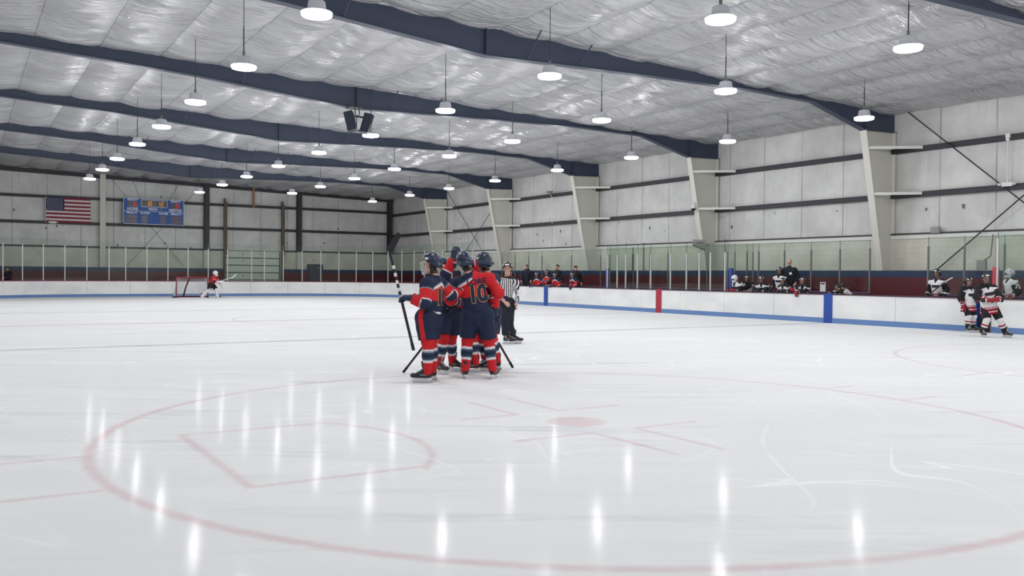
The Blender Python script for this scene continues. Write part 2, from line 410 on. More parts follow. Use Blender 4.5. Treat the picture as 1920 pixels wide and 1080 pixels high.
# ------------------------------------------------------------------ building shell
def build_shell():
    b = MB(); b.box(XL - .2, XW + .3, Y0 - .2, YW + .3, -0.2, -0.012)
    tag(b.build('floor', M['concrete']), 'grey concrete slab around the ice', 'floor', kind='structure')
    # ice sheet follows the rounded boards; zones carry their own painted markings
    R = 8.5
    def edge_y(x):
        if x > XB - R: return YF - R + math.sqrt(max(0, R * R - (x - XB + R) ** 2))
        if x < -1 + R: return YF - R + math.sqrt(max(0, R * R - (x + 1 - R) ** 2))
        return YF
    V = []; F = []; fm = []
    def quad(x0, x1, y0, y1, m):
        k = len(V); V.extend([(x0, y0, 0), (x1, y0, 0), (x1, y1, 0), (x0, y1, 0)]); F.append((k, k + 1, k + 2, k + 3)); fm.append(m)
    xl, xr = -4.5, XB + .02
    quad(xl, 11, -5, 13.5, 0); quad(11, xr, -5, 13.5, 1); quad(xl, xr, 13.5, 23.5, 2); quad(xl, xr, 23.5, 31.5, 3); quad(xl, xr, 31.5, 40, 2)
    quad(xl, xr, 40, YF - R, 3)
    n = 48; xs = [-1 + (XB + 1) * (1 - math.cos(PI * i / n)) / 2 for i in range(n + 1)]
    for i in range(n):
        k = len(V); V.extend([(xs[i], YF - R, 0), (xs[i + 1], YF - R, 0), (xs[i + 1], edge_y(xs[i + 1]) + .02, 0), (xs[i], edge_y(xs[i]) + .02, 0)])
        F.append((k, k + 1, k + 2, k + 3)); fm.append(3)
    me = mesh_from('ice_sheet', V, F, [M['ice_marked'], M['ice_right'], M['ice_blue'], M['ice_red']], fm)
    tag(link_mesh('ice_sheet', me), 'scratched white ice sheet with faded red faceoff circle and crease', 'ice', kind='structure')
    # raised bench floor behind the right boards
    b = MB(); b.box(XB + .14, 26.2, 8.0, 44.0, -0.012, 0.35)
    tag(b.build('floor_bench', M['rubber']), 'raised black rubber floor of the team benches', 'floor', kind='structure')
    # ceiling: blankets of insulation sagging between purlins
    px = 1.68; nx = 10
    x = np.arange(1.72 - 6 * px, XW + 0.3, px / nx); y = np.arange(Y0 - .3, YW + .35, 0.075)
    Xg, Yg = np.meshgrid(x, y, indexing='ij')
    u = ((Xg - 1.72) / px) % 1.0
    cell = np.floor((Xg - 1.72) / px + 1e-6)
    prof = 1 - (2 * u - 1) ** 2
    sag = (0.13 + 0.05 * vnoise(cell * 3.7, Yg * 0.35, 3)) * prof
    bow = Yg + 0.25 * prof * np.sign(vnoise(cell * 1.3, cell * 0, 9) + 0.2)
    rd = lambda n: 1 - 2 * np.sqrt(np.abs(n))
    wr = 0.046 * rd(vnoise(Xg * 0.38 + cell * 5.1, bow * 1.5, 4)) + 0.034 * rd(vnoise(Xg * 0.5 + cell * 2.3, bow * 2.9, 5)) + 0.02 * vnoise(Xg * 0.7 + cell * 1.7, bow * 2.2, 6)
    wr *= (0.35 + 0.65 * prof ** 0.5)
    # blankets dip where they pass under each frame
    dip = np.zeros_like(Yg)
    for fy in FR[:-1]:
        dip += 0.0 * np.exp(-((Yg - fy) / 0.5) ** 2)
    sag = sag * (1 - 0.55 * sum(np.exp(-((Yg - fy) / 1.1) ** 2) for fy in FR))
    Zg = (8.19 - 0.0275 * (Xg - 1)) - sag + wr - dip
    nX, nY = Xg.shape
    V = np.stack([Xg, Yg, Zg], -1).reshape(-1, 3)
    ii, jj = np.meshgrid(np.arange(nX - 1), np.arange(nY - 1), indexing='ij')
    a = (ii * nY + jj).ravel()
    F = np.stack([a, a + 1, a + nY + 1, a + nY], -1)
    me = mesh_from('ceiling', V, F, M['ceil'], smooth=True)
    tag(link_mesh('ceiling', me), 'white wrinkled vinyl insulation sagging between the roof purlins', 'ceiling', kind='structure')
    # walls
    zt = 8.6
    b = MB(); b.box(XW, XW + .2, Y0, YW, 3.0, zt)
    wr_ = tag(b.build('wall_right', M['wall']), 'off-white insulated side wall behind the benches', 'wall', kind='structure')
    b = MB(); b.box(XW - .1, XW + .2, Y0, YW, 0, 3.0); b.build('block_base', M['block'], wr_)
    b = MB(); b.box(XW - .16, XW, Y0, YW - .1, 3.06, 3.12); b.build('ledge', M['ledge'], wr_)
    b = MB(); b.box(XW - .14, XW, Y0, YW - .1, 2.92, 3.06); b.build('ledge_trim', M['white_paint'], wr_)
    b = MB(); b.box(XL, XW, YW, YW + .2, 3.0, zt)
    wf = tag(b.build('wall_far', M['wall']), 'off-white insulated end wall with scoreboard and flag', 'wall', kind='structure')
    b = MB(); b.box(XL, 15.62, YW - .1, YW + .2, 0, 3.0); b.box(19.6, XW, YW - .1, YW + .2, 0, 3.0); b.build('block_base', M['block'], wf)
    b = MB(); b.box(XL, 15.6, YW - .16, YW, 3.08, 3.18); b.box(19.7, XW - .1, YW - .16, YW, 3.08, 3.18); b.build('ledge', M['ledge'], wf)
    b = MB(); b.box(XL - .2, XL, Y0, YW, 0, zt)
    tag(b.build('wall_left', M['wall']), 'off-white side wall behind the near boards', 'wall', kind='structure')
    b = MB(); b.box(XL, XW, Y0 - .2, Y0, 0, zt)
    tag(b.build('wall_near', M['wall']), 'off-white end wall behind the viewer', 'wall', kind='structure')
    # painted low walls
    b = MB(); b.box(XK, XK + .14, Y0 + .02, YK, -0.01, 1.79)
    tag(b.build('trim_1', M['knee']), 'low maroon and navy painted wall along the bench walkway', 'wall', kind='structure')
    b = MB(); b.box(XL + .02, 15.5, YK, YK + .14, -0.01, 1.81); b.box(19.72, XK + .14, YK, YK + .14, -0.01, 1.81)
    b.box(21.55, 22.72, YK - .02, YK + .12, 1.79, 2.2)
    tag(b.build('trim_2', M['knee']), 'low maroon and navy painted wall under the end glass', 'wall', kind='structure')
    # girts
    def girt(name, boxes, label):
        g = MB()
        for bx in boxes: g.box(*bx)
        tag(g.build(name, M['girt']), label, 'girt', kind='structure')
    for z, w in ((6.06, 'upper'), (4.47, 'lower')):
        girt('wall_girt', [(XW - .2, XW + .01, Y0, YW - .2, z - .09, z + .09), (XW - .21, XW - .18, Y0, YW - .2, z + .05, z + .09), (XW - .21, XW - .18, Y0, YW - .2, z - .09, z - .05)], w + ' charcoal girt running along the right side wall')
    for z, w in ((6.28, 'upper'), (4.64, 'lower')):
        girt('wall_girt', [(XL, XW - .2, YW - .2, YW + .01, z - .09, z + .09), (XL, XW - .2, YW - .21, YW - .18, z + .05, z + .09), (XL, XW - .2, YW - .21, YW - .18, z - .09, z - .05)], w + ' charcoal girt running across the far end wall')
    # end wall rafter, just under the roof
    b = MB(); b.prism([(XL, roof(XL) - .42), (XW, roof(XW) - .34), (XW, roof(XW) - .12), (XL, roof(XL) - .12)], 'y', YW - .24, YW - .14)
    tag(b.build('roof_beam', M['girt']), 'thin dark rafter along the top of the far end wall', 'beam', kind='structure')
    # end wall columns
    for x, m, w in ((7.75, M['col_beige'], 'white end wall column between flag and scoreboard'), (14.35, M['girt'], 'charcoal end wall column beside the scoreboard'),
                 (20.95, M['girt'], 'charcoal end wall column right of the overhead door'), (28.16, M['girt'], 'charcoal corner column where end and side walls meet')):
        b = MB()
        for zz0, zz1, mm in ((1.0, 3.08, 1), (3.08, roof(x) - .1, 0)):
            b.box(x - .17, x + .17, YW - .38, YW - .36, zz0, zz1, mm); b.box(x - .17, x + .17, YW - .13, YW - .11, zz0, zz1, mm); b.box(x - .012, x + .012, YW - .37, YW - .12, zz0, zz1, mm)
        tag(b.build('column', [m, M['col_beige']]), w, 'column', kind='structure')
    # rigid frames
    prof = [(XL, 7.9), (0.9, 7.86), (3.4, 7.74), (6.2, 7.58), (11.35, 7.14), (17.0, 7.33), (20.9, 7.42), (24.0, 7.38), (26.72, 6.70), (XW - .02, 6.76)]
    names = ['behind the viewer', 'nearest to the viewer', 'second nearest, over the huddle', 'third nearest, carrying the speakers', 'fourth nearest', 'fifth nearest', 'farthest, before the end wall']
    cnames = ['behind the viewer', 'nearest the viewer', 'first full one, right of the bench coach', 'carrying the dome camera', 'right of the red bench', 'behind the referee', 'nearest the far corner']
    for i, y in enumerate(FR):
        root = empty('roof_beam', (11.35, y, 7.14))
        tag(root, 'navy steel rafter across the roof, ' + names[i], 'beam', kind='structure')
        T = lambda pts: [(u - 11.35, v - 7.14) for u, v in pts]
        b = MB(); b.prism(T(prof + [(XW - .02, roof(XW) - .02), (XL, roof(XL) - .02)]), 'y', -.012, .012)
        for x in (11.35, 26.72): b.box(x - 11.36, x - 11.34, -.11, .11, 0 if x < 20 else -.44, roof(x) - 7.16)
        b.build('web', M['dark_steel'], root)
        b = MB()
        pr = T(prof)
        for (u0, v0), (u1, v1) in zip(pr[:-1], pr[1:]):
            b.prism([(u0, v0 - .015), (u1, v1 - .015), (u1, v1 + .015), (u0, v0 + .015)], 'y', -.12, .12)
        b.build('flange', M['dark_steel'], root)
        for x in (7.5, 12.6, 14.3):
            zb = np.interp(x, [q[0] for q in prof], [q[1] for q in prof])
            for sgn in ((-1,) if x < 10 else (-1, 1)):
                b = MB(); b.bar((x - 11.35, sgn * .06, zb - 7.12), (x - 11.35, sgn * .75, roof(x) - 7.2), .028, .028); b.build('fly_brace', M['dark_steel'], root)
        # column
        root = empty('column', (XW - .1, y, 0)); tag(root, 'tapered beige steel wall column, ' + cnames[i], 'column', kind='structure')
        xin = lambda z: 27.75 - (z - 1.84) * 0.2115
        L = lambda x: x - (XW - .1)
        b = MB(); b.prism([(L(xin(0)), 0), (L(XW - .1), 0), (L(XW - .1), 6.76), (L(xin(6.70)), 6.70)], 'y', -.012, .012); b.build('web', M['col_beige'], root)
        b = MB(); b.prism([(L(xin(0)) - .012, 0), (L(xin(0)) + .012, 0), (L(xin(6.7)) + .012, 6.70), (L(xin(6.7)) - .012, 6.70)], 'y', -.13, .13); b.build('inner_flange', M['col_beige'], root)
        b = MB(); b.box(L(XW - .13), L(XW - .1), -.13, .13, 0, 6.76); b.build('outer_flange', M['col_beige'], root)
        for z in (6.08, 4.49):
            x0 = xin(z) + .02
            b = MB(); b.bar((L(x0), -.13, z), (L(XW - .22), -1.25, z), .02, .09); b.bar((L(x0), -.13, z + .045), (L(XW - .22), -1.25, z + .045), .08, .012)
            b.build('flange_brace', M['white_paint'], root)
    # bracing rods on the walls
    def rod(pts, label, r=.018):
        b = MB(); b.tube(pts, r, 6); tag(b.build('brace_rod', M['rod']), label, 'brace rod', kind='structure')
    x = XW - .28
    rod([(x, 18.8, 7.38), (x, 12.4, 1.9)], 'dark diagonal bracing rod falling from eave to the right edge', .022)
    rod([(x, 17.6, 1.85), (x, 12.4, 6.1)], 'dark diagonal bracing rod rising beside the conduit box', .022)
    rod([(x, 53.4, 7.2), (x, 47.6, 2.2)], 'thin bracing rod falling right between the two far columns')
    rod([(x, 46.6, 6.2), (x, 52.5, 1.8)], 'thin bracing rod rising right between the two far columns')
    y = YW - .3
    rod([(8.3, y, 7.6), (12.85, y, 1.9)], 'thin bracing rod falling right behind the scoreboard', .012)
    rod([(14.0, y, 7.55), (9.2, y, 1.9)], 'thin bracing rod falling left behind the scoreboard', .012)

build_shell()

# ------------------------------------------------------------------ boards and glass
R_C = 8.5
def path(s):
    """board line from the near right corner (s=0 at Y=0), round the far end, down the left side; returns point, outward normal"""
    L1 = YF - R_C; A = R_C * PI / 2; L2 = (XB - R_C) - (-1 + R_C)
    if s < L1: return (XB, s), (1, 0)
    s -= L1
    if s < A:
        t = s / R_C; return (XB - R_C + R_C * math.cos(t), YF - R_C + R_C * math.sin(t)), (math.cos(t), math.sin(t))
    s -= A
    if s < L2: return (XB - R_C - s, YF), (0, 1)
    s -= L2
    if s < A:
        t = PI / 2 + s / R_C; return (-1 + R_C + R_C * math.cos(t), YF - R_C + R_C * math.sin(t)), (math.cos(t), math.sin(t))
    s -= A
    return (-1, YF - R_C - s), (-1, 0)
S_ARC1 = YF - R_C; S_FAR = S_ARC1 + R_C * PI / 2; S_ARC2 = S_FAR + XB + 1 - 2 * R_C; S_LEFT = S_ARC2 + R_C * PI / 2

def strip(b, s0, s1, z0, z1, o0, o1, m=0):
    """solid strip following the board line between two outward offsets"""
    n = max(1, int(abs(s1 - s0) / 0.35)) if s1 > S_ARC1 - .5 else 1
    V = []
    for i in range(n + 1):
        (x, y), (nx, ny) = path(s0 + (s1 - s0) * i / n)
        for o, z in ((o0, z0), (o1, z0), (o1, z1), (o0, z1)): V.append((x + nx * o, y + ny * o, z))
    F = [(0, 1, 2, 3), (4 * n + 3, 4 * n + 2, 4 * n + 1, 4 * n)]
    for i in range(n):
        for k in range(4): F.append((4 * i + k, 4 * i + 4 + k, 4 * i + 4 + (k + 1) % 4, 4 * i + (k + 1) % 4))
    b.add(V, F, m)

def panels(root, s0, s1, step=2.44, cap='cap'):
    n = max(1, round((s1 - s0) / step)); d = (s1 - s0) / n
    for i in range(n):
        a, c = s0 + i * d, s0 + (i + 1) * d
        b = MB(); strip(b, a + .006, c - .006, 0.17, BH - .045, 0.0, 0.10); b.build('board_panel', M['board'], root)
    b = MB(); strip(b, s0, s1, 0.0, 0.17, -0.012, 0.10); b.build('kick_plate', M['kick'], root)
    b = MB(); strip(b, s0, s1, BH - .045, BH, -0.015, 0.14); b.build('cap_rail', M[cap], root)
    b = MB(); strip(b, s0 + .01, s1 - .01, 0.02, BH - .05, 0.10, 0.12); b.build('backing', M['black'], root)

def build_boards():
    r = empty('rink_boards', (XB, 29, 0)); tag(r, 'white rink boards in front of the two team benches', 'rink boards')
    r0 = empty('rink_boards', (XB, 10, 0)); tag(r0, 'white rink boards right of the open bench gate', 'rink boards')
    r2 = empty('rink_boards', (11, YF, 0)); tag(r2, 'white rink boards curving round the far end behind the goal', 'rink boards')
    for q, a, c, cp in ((r0, 4.0, 13.72, 'cap'), (r, 14.30, 43.3, 'cap'), (r2, 43.32, S_LEFT + 22, 'far_cap')):
        lx, ly = q.location.x, q.location.y
        before = set(bpy.data.objects); panels(q, a, c, cap=cp)
        for o in set(bpy.data.objects) - before: o.location = (-lx, -ly, 0)
    def mark(name, y, w, m):
        b = MB(); b.box(XB - .018, XB + .05, y - w, y + w, 0.0, BH + .004); b.box(XB - .019, XB + .141, y - w, y + w, BH - .04, BH + .004)
        o = b.build(name, M[m], r); o.location = (-XB, -29, 0)
    mark('blue_line_mark', 19.22, .17, 'blue_mark'); mark('blue_line_mark', 36.0, .17, 'blue_mark'); mark('red_line_mark', 27.66, .17, 'red_mark')
    # gate standing open between bench and ice
    g = empty('bench_gate', (XB + .05, 14.27, 0)); tag(g, 'blue bench gate standing open behind the two white-shirted skaters', 'gate')
    b = MB(); b.bevbox(0.0, 0.55, -.10, -.03, .05, BH, .01); b.build('door', M['blue_mark'], g)
    b = MB(); b.bevbox(.03, .10, -.54, -.47, 0, BH + .02, .008); b.build('post', M['alu_dark'], g)
    b = MB(); b.bevbox(.12, .20, -.46, -.05, 0, BH - .1, .008); b.build('sill_pad', M['door_dark'], g)
    # padded end posts
    for y, m, h, w in ((31.37, 'blue_post', 1.86, 'blue padded post at the bench end beyond the penalty boxes'), (23.83, 'blue_post', 1.86, 'blue padded post beside the white-masked bench goalie'), (13.73, 'red_post', 1.86, 'red padded post behind the standing white-shirted skater')):
        b = MB(); b.bevbox(-.07, .07, -.07, .07, 0, h, .03)
        tag(b.build('padded_post', M[m], None, True, (XB + .22, y, 0.0)), w, 'post')
    # low wall behind the benches
    for y0, y1, w in ((8.0, 16.75, 'near'), (18.85, 44.0, 'far')):
        q = empty('bench_back_wall', (26.3, (y0 + y1) / 2, 0.0)); tag(q, 'low dark maroon wall behind the benches, %s part' % w, 'wall', kind='structure')
        hl = (y1 - y0) / 2
        b = MB(); b.box(-.05, .05, -hl, hl, 0, .98); b.build('panel', M['knee'], q)
        b = MB(); b.bevbox(-.09, .09, -hl, hl, .98, 1.02, .01); b.build('cap_ledge', M['purple_cap'], q)
    # benches to sit on
    for y0, y1, w in ((15.2, 18.6, 'near the gate'), (19.0, 23.4, 'of the white team'), (32.2, 41.0, 'of the red team')):
        q = empty('team_bench', (25.75, (y0 + y1) / 2, .35)); tag(q, 'plain plank bench %s behind the boards' % w, 'bench'); hl = (y1 - y0) / 2
        b = MB(); b.bevbox(-.15, .15, -hl, hl, .38, .42, .01); b.build('seat', M['brown'], q)
        for k in range(3):
            yy = -hl + .3 + k * (2 * hl - .6) / 2
            b = MB(); b.box(-.12, .12, yy - .03, yy + .03, 0, .38); b.build('leg', M['alu_dark'], q)

def screen(label, runs, ztop, zpost, gm='glass', pw=.05, pm='alu', base=BH, edges=True):
    """a line of glass: runs = list of (x, y) post positions in order"""
    r = empty('rink_glass', (runs[0][0], runs[0][1], base)); tag(r, label, 'glass'); skip = label.startswith(SKIP)
    ox, oy = runs[0][0], runs[0][1]
    for (x0, y0), (x1, y1) in zip(runs[:-1], runs[1:]):
        d = Vector((x1 - x0, y1 - y0, 0)); n = d.normalized() * .012
        b = MB(); b.bar((x0 - ox + n.x, y0 - oy + n.y, (ztop - base) / 2), (x1 - ox - n.x, y1 - oy - n.y, (ztop - base) / 2), .012, ztop - base)
        b.build('glass_pane', M[gm], r)
    for (x, y) in (runs[1:] if skip else runs):
        b = MB(); b.bevbox(x - ox - pw / 2, x - ox + pw / 2, y - oy - pw / 2, y - oy + pw / 2, 0, zpost - base, .006)
        if edges: b.box(x - ox - .008, x - ox + .008, y - oy - .008, y - oy + .008, zpost - base, ztop - base, 1)
        b.build('support_post', [M[pm], M['glass_edge']], r)
    return r

SKIP = ('green-tinted glass above', 'green-tinted glass round the far left', 'rear glass behind the white')
def build_glass():
    # far end: straight part has the measured posts, corners continue at the same pitch
    xs = [24.05, 22.95, 21.72, 20.42, 19.13, 18.26, 17.05]
    far = [p for p in (15.8, 14.54, 13.33, 12.09, 10.88, 9.65, 8.43, 7.5)]
    pts = []
    s = 43.6
    while s < S_FAR - .3: (x, y), (nx, ny) = path(s); pts.append((x + nx * .07, y + ny * .07)); s += 1.22
    screen('green-tinted glass round the far right corner of the rink', pts + [(16.1, YF + .07)], 3.38, 3.03)
    screen('green-tinted glass above the far end boards behind the goal', [(16.1, YF + .07)] + [(x, YF + .07) for x in far[1:]], 3.38, 3.05)
    pts = [(7.5, YF + .07)]
    s = S_ARC2 + 1.22
    while s < S_LEFT + 12: (x, y), (nx, ny) = path(s); pts.append((x + nx * .07, y + ny * .07)); s += 1.22
    screen('green-tinted glass round the far left corner below the flag', pts, 3.38, 3.05)
    x = XB + .07
    screen('front glass of the penalty boxes with bright posts', [(x, y) for y in (31.2, 30.5, 29.91, 29.12, 28.26, 27.04, 26.1, 25.38, 24.77, 24.0)], 2.86, 2.46)
    screen('rear glass of the penalty boxes with thin dark posts', [(26.3, y) for y in (31.4, 30.2, 29.0, 27.85, 26.6, 25.06)], 2.86, 2.53, 'glass_rear', .04, 'alu_dark', 1.02)
    screen('rear glass behind the white team bench and its coach', [(26.3, y) for y in (25.06, 24.41, 23.81, 22.55, 21.32, 20.08, 18.87)], 2.84, 2.53, 'glass_rear', .05, 'alu_dark', 1.02)
    screen('rear glass behind the near bench beside the walkway door', [(26.3, y) for y in (16.73, 15.53, 14.3, 13.1, 11.9, 10.7)], 2.86, 2.56, 'glass_rear', .05, 'alu_dark', 1.02)
    screen('rear glass behind the red team bench', [(26.3, y) for y in (43.0, 41.6, 40.2, 38.9, 36.2, 33.8, 31.4)], 2.84, 2.55, 'glass_rear', .04, 'alu_dark', 1.02)
    screen('front glass right of the open bench gate', [(x, y) for y in (13.6, 12.4, 11.2, 10.0)], 2.86, 2.66)
    for y, w in ((31.2, 'far'), (24.0, 'near')):
        screen('cross glass closing the %s end of the penalty boxes' % w, [(XB + .22, y + .02), (26.2, y + .02)], 2.84, 2.5, 'glass_rear', .04, 'alu_dark', 1.0)

build_boards(); build_glass()

# ------------------------------------------------------------------ lamps
LAMPS = {
 'far left': [(602,33),(460,130),(368,195),(298,240),(248,272),(209,299),(179,319),(153,336)],
}
ZL = 6.2
LROWS = [('first row from the left wall', 5.47, [15.5, 20.4, 25.35, 30.25, 34.9, 39.9, 44.5, 49.3]),
         ('second row from the left wall', 11.80, [11.67, 17.2, 22.5, 27.97, 33.1, 38.3, 43.4, 48.2, 53.5]),
         ('third row from the left wall', 16.45, [10.98, 16.06, 21.17, 26.27, 31.0, 36.25, 41.0, 45.9, 50.7]),
         ('row nearest the benches', 22.6, [16.48, 21.94, 27.13, 32.27, 37.7, 42.6, 47.6, 53.2])]
ORD = ['nearest', 'second', 'third', 'fourth', 'fifth', 'sixth', 'seventh', 'eighth', 'farthest']
def build_lamps():
    proto = None
    shell = MB(); shell.lathe([(.03, .30), (.05, .29), (.13, .285), (.155, .265), (.17, .15), (.20, .12), (.265, .075), (.275, .04), (.268, .03)], 24)
    rim = MB(); rim.lathe([(.262, .085), (.287, .082), (.287, .07), (.262, .07)], 24)
    lens = MB(); lens.lathe([(.268, .075), (.278, .055), (.280, .03), (.265, .005), (.21, -.008), (.12, -.014), (.0, -.016)], 24)
    jb = MB(); jb.lathe([(.015, .42), (.032, .40), (.032, .31), (.02, .30)], 10)
    me = {}
    for nm, b, m, sm in (('housing', shell, 'lamp_shell', True), ('rim', rim, 'lamp_shell', False), ('lens', lens, 'lens', True), ('hook_box', jb, 'alu_dark', False)):
        o = b.build(nm, M[m], None, sm); me[nm] = o.data; bpy.data.objects.remove(o)
    # each row carries on over the viewer, out of the picture
    rows = [(rn, x, i, y, len(ys)) for rn, x, ys in LROWS for i, y in enumerate(ys)] + [('row', x, None, y, 0) for _, x, ys in LROWS for y in (ys[0] - 5.1, ys[0] - 10.2, ys[0] - 15.3, ys[0] - 20.4) if y > -5.5] + [('row', -.6, None, 3.0 + 5.2 * k, 0) for k in range(10)]  # last list: an unseen row on the left, added to brighten the near ice
    for rn, x, i, y, n in rows:
        if True:
            r = empty('pendant_lamp', (x, y, ZL))
            if i is None: tag(r, 'unseen lit white high-bay lamp hanging outside the view', 'lamp', 'unseen high-bay lamps outside the view')
            else: tag(r, 'lit white high-bay lamp, %s lamp in the %s' % (ORD[-1] if i == n - 1 else ORD[i], rn), 'lamp', 'high-bay lamps hanging from the roof')
            for nm in ('housing', 'lens', 'rim', 'hook_box'): link_mesh(nm, me[nm], r)
            b = MB(); b.tube([(0, 0, .40), (0, 0, .95)], .014, 8); b.tube([(0, 0, .95), (0, 0, roof(x) - ZL - .03)], .008, 6); b.build('rod', M['rod'], r)
            pl = bpy.data.lights.new('lamp_glow', 'POINT'); pl.energy = GLOW_W; pl.shadow_soft_size = .10; pl.color = (.985, .99, 1.0)
            po = bpy.data.objects.new('lamp_glow', pl); COL.objects.link(po); po.parent = r; po.location = (0, 0, -.10)
            ld = bpy.data.lights.new('lamp_light', 'AREA'); ld.shape = 'DISK'; ld.size = .5; ld.energy = LAMP_W; ld.color = (.985, .99, 1.0)
            lo = bpy.data.objects.new('lamp_light', ld); COL.objects.link(lo); lo.parent = r; lo.location = (0, 0, -.025)
LAMP_W = 75.0; GLOW_W = 190.0
build_lamps()

# ------------------------------------------------------------------ things on the walls and under the roof
def plane_text(b, txt, size, cx, cz, y, m, offset=0.0, sx=1.0):
    """lettering standing upright facing -Y, a few millimetres thick"""
    V, F = text_geo(txt, size, offset)
    n = len(V)
    b.add([(cx + v.x * sx, y, cz + v.y) for v in V], F, m)

def seg_digit(b, ch, cx, cz, w, h, t, y, m):
    on = {'0': 'abcdef', '1': 'bc', '2': 'abged'}[ch]
    S = {'a': (-w / 2, w / 2, h / 2 - t, h / 2), 'd': (-w / 2, w / 2, -h / 2, -h / 2 + t), 'g': (-w / 2, w / 2, -t / 2, t / 2),
         'b': (w / 2 - t, w / 2, 0, h / 2), 'c': (w / 2 - t, w / 2, -h / 2, 0), 'f': (-w / 2, -w / 2 + t, 0, h / 2), 'e': (-w / 2, -w / 2 + t, -h / 2, 0)}
    for k in on:
        x0, x1, z0, z1 = S[k]; b.box(cx + x0, cx + x1, y, y + .01, cz + z0, cz + z1, m)

def build_fixtures():
    # scoreboard: local origin at its lower left front corner
    W, H = 3.84, 1.72
    r = empty('scoreboard', (8.95, YW - .55, 4.70)); tag(r, 'blue electronic scoreboard with a lit clock and two red zeros', 'scoreboard')
    b = MB(); b.bevbox(0, W, 0, .22, 0, H, .02); b.build('cabinet', M['sb_blue'], r)
    b = MB()
    for x0, x1, z0, z1 in ((0, W, 0, .035), (0, W, H - .035, H), (0, .035, 0, H), (W - .035, W, 0, H), (0, W, .86, .885)): b.box(x0, x1, -.012, .005, z0, z1)
    cx0, cx1, cz0, cz1 = 1.10, 2.76, 1.16, 1.64
    for x0, x1, z0, z1 in ((cx0, cx1, cz0, cz0 + .03), (cx0, cx1, cz1 - .03, cz1), (cx0, cx0 + .03, cz0, cz1), (cx1 - .03, cx1, cz0, cz1)): b.box(x0, x1, -.014, .005, z0, z1)
    b.build('border', M['sb_white'], r)
    b = MB(); b.box(cx0 + .03, cx1 - .03, -.006, .005, cz0 + .03, cz1 - .03)
    seg = MB()
    for ch, x in (('1', 1.50), ('0', 1.70), ('1', 2.22), ('2', 2.44)): seg_digit(seg, ch, x, 1.40, .16, .30, .04, -.016, 0)
    for z in (1.34, 1.46): seg.box(1.935, 1.965, -.016, -.006, z - .015, z + .015)
    o = b.build('clock_panel', M['sb_panel2'], r); seg.build('clock_digits', M['led_orange'], o)
    for x0, side in ((.30, 'home'), (3.00, 'visitor')):
        b = MB(); b.box(x0, x0 + .56, -.006, .005, 1.12, 1.50); o = b.build('score_panel', M['sb_panel'], r)
        seg = MB(); seg_digit(seg, '0', x0 + .42, 1.31, .17, .30, .04, -.016, 0); seg.build('score_digit', M['led_red'], o)
    b = MB(); b.box(2.30, 2.42, -.006, .005, .92, 1.10); o = b.build('period_panel', M['sb_panel2'], r)
    seg = MB(); seg_digit(seg, '1', 2.34, 1.01, .07, .14, .022, -.014, 0); seg.build('period_digit', M['sb_white'], o)
    for x0 in (.14, 3.00):
        for z0 in (.08, .36): 
            b = MB(); b.box(x0, x0 + .70, -.006, .005, z0, z0 + .24); o = b.build('penalty_panel', M['sb_panel'], r)
    for x0 in (1.14, 2.32):
        for z0 in (.08, .36):
            b = MB(); b.box(x0, x0 + .36, -.006, .005, z0, z0 + .24); b.build('player_panel', M['sb_panel'], r)
    b = MB()
    for t, s, x, z in (('PENALTY', .115, .58, 1.60), ('PENALTY', .115, 3.28, 1.60), ('HOME', .18, .58, 1.00), ('VISITOR', .18, 3.27, 1.00),
                       ('PERIOD', .125, 1.85, 1.02), ('PENALTY', .15, .54, .75), ('PENALTY', .15, 3.33, .75), ('PLAYER', .15, 1.36, .75), ('PLAYER', .15, 2.52, .75)):
        plane_text(b, t, s * (1.45 if z > .9 else 1.12), x, z, -.008, 0, .008, .9 if z > .9 else 1.0)
    b.build('lettering', M['sb_white'], r)
    b = MB()
    for x in (.55, 1.05, 2.75, 3.3): b.box(x - .03, x + .03, .22, .36, .1, H - .1)
    b.build('mount_rails', M['rod'], r)
    for x0, x1 in ((1.05, .62), (2.9, 3.55)):
        b = MB(); b.tube([(x0, .1, H), (x1, .15, H + 1.15)], .012, 5); b.build('cable', M['rod'], r)
    # flag
    FW, FH = 2.56, 1.58
    r = empty('wall_flag', (4.47, YW - .28, 4.66)); tag(r, 'red, white and blue striped flag with stars hung flat on the end wall', 'flag')
    V = []; F = []; fm = []; nx, nz = 32, 26
    wave = lambda u, v: .012 * math.sin(u * 9 + v * 3) + .012 * math.sin(u * 4.3 - v * 5)
    for side in (0, 1):
        base = len(V)
        for i in range(nx + 1):
            for j in range(nz + 1):
                u, v = i / nx, j / nz; V.append((u * FW, wave(u, v) + .012 * side, v * FH - .02 * u * (1 - v)))
        for i in range(nx):
            for j in range(nz):
                a = base + i * (nz + 1) + j; q = (a, a + nz + 1, a + nz + 2, a + 1); F.append(q if side == 0 else q[::-1])
                st = 12 - j // 2; canton = (i < nx * .4 - .4) and st < 7
                fm.append(2 if canton else (0 if st % 2 == 0 else 1))
    for k in range(50):
        row = 0; n = k
        for row in range(9):
            c = 6 if row % 2 == 0 else 5
            if n < c: break
            n -= c
        sx = FW * .39 * ((n * 2 + 1 + (row % 2)) / 12); sz = FH - (row + 1) * FH * 7 / 13 / 10
        bse = len(V); yy = wave(sx / FW, sz / FH) - .006
        for a in range(10):
            rr = .042 if a % 2 == 0 else .018; an = PI / 2 + a * PI / 5; V.append((sx + rr * math.cos(an), yy, sz + rr * math.sin(an)))
        F.append(tuple(range(bse, bse + 10))); fm.append(1)
    link_mesh('cloth', mesh_from('flag_cloth', V, F, [M['flag_red'], M['flag_white'], M['flag_blue']], fm), r)
    b = MB(); b.tube([(-.03, .0, -.02), (-.03, .0, FH + .03)], .02, 8); b.build('pole', M['white_paint'], r)
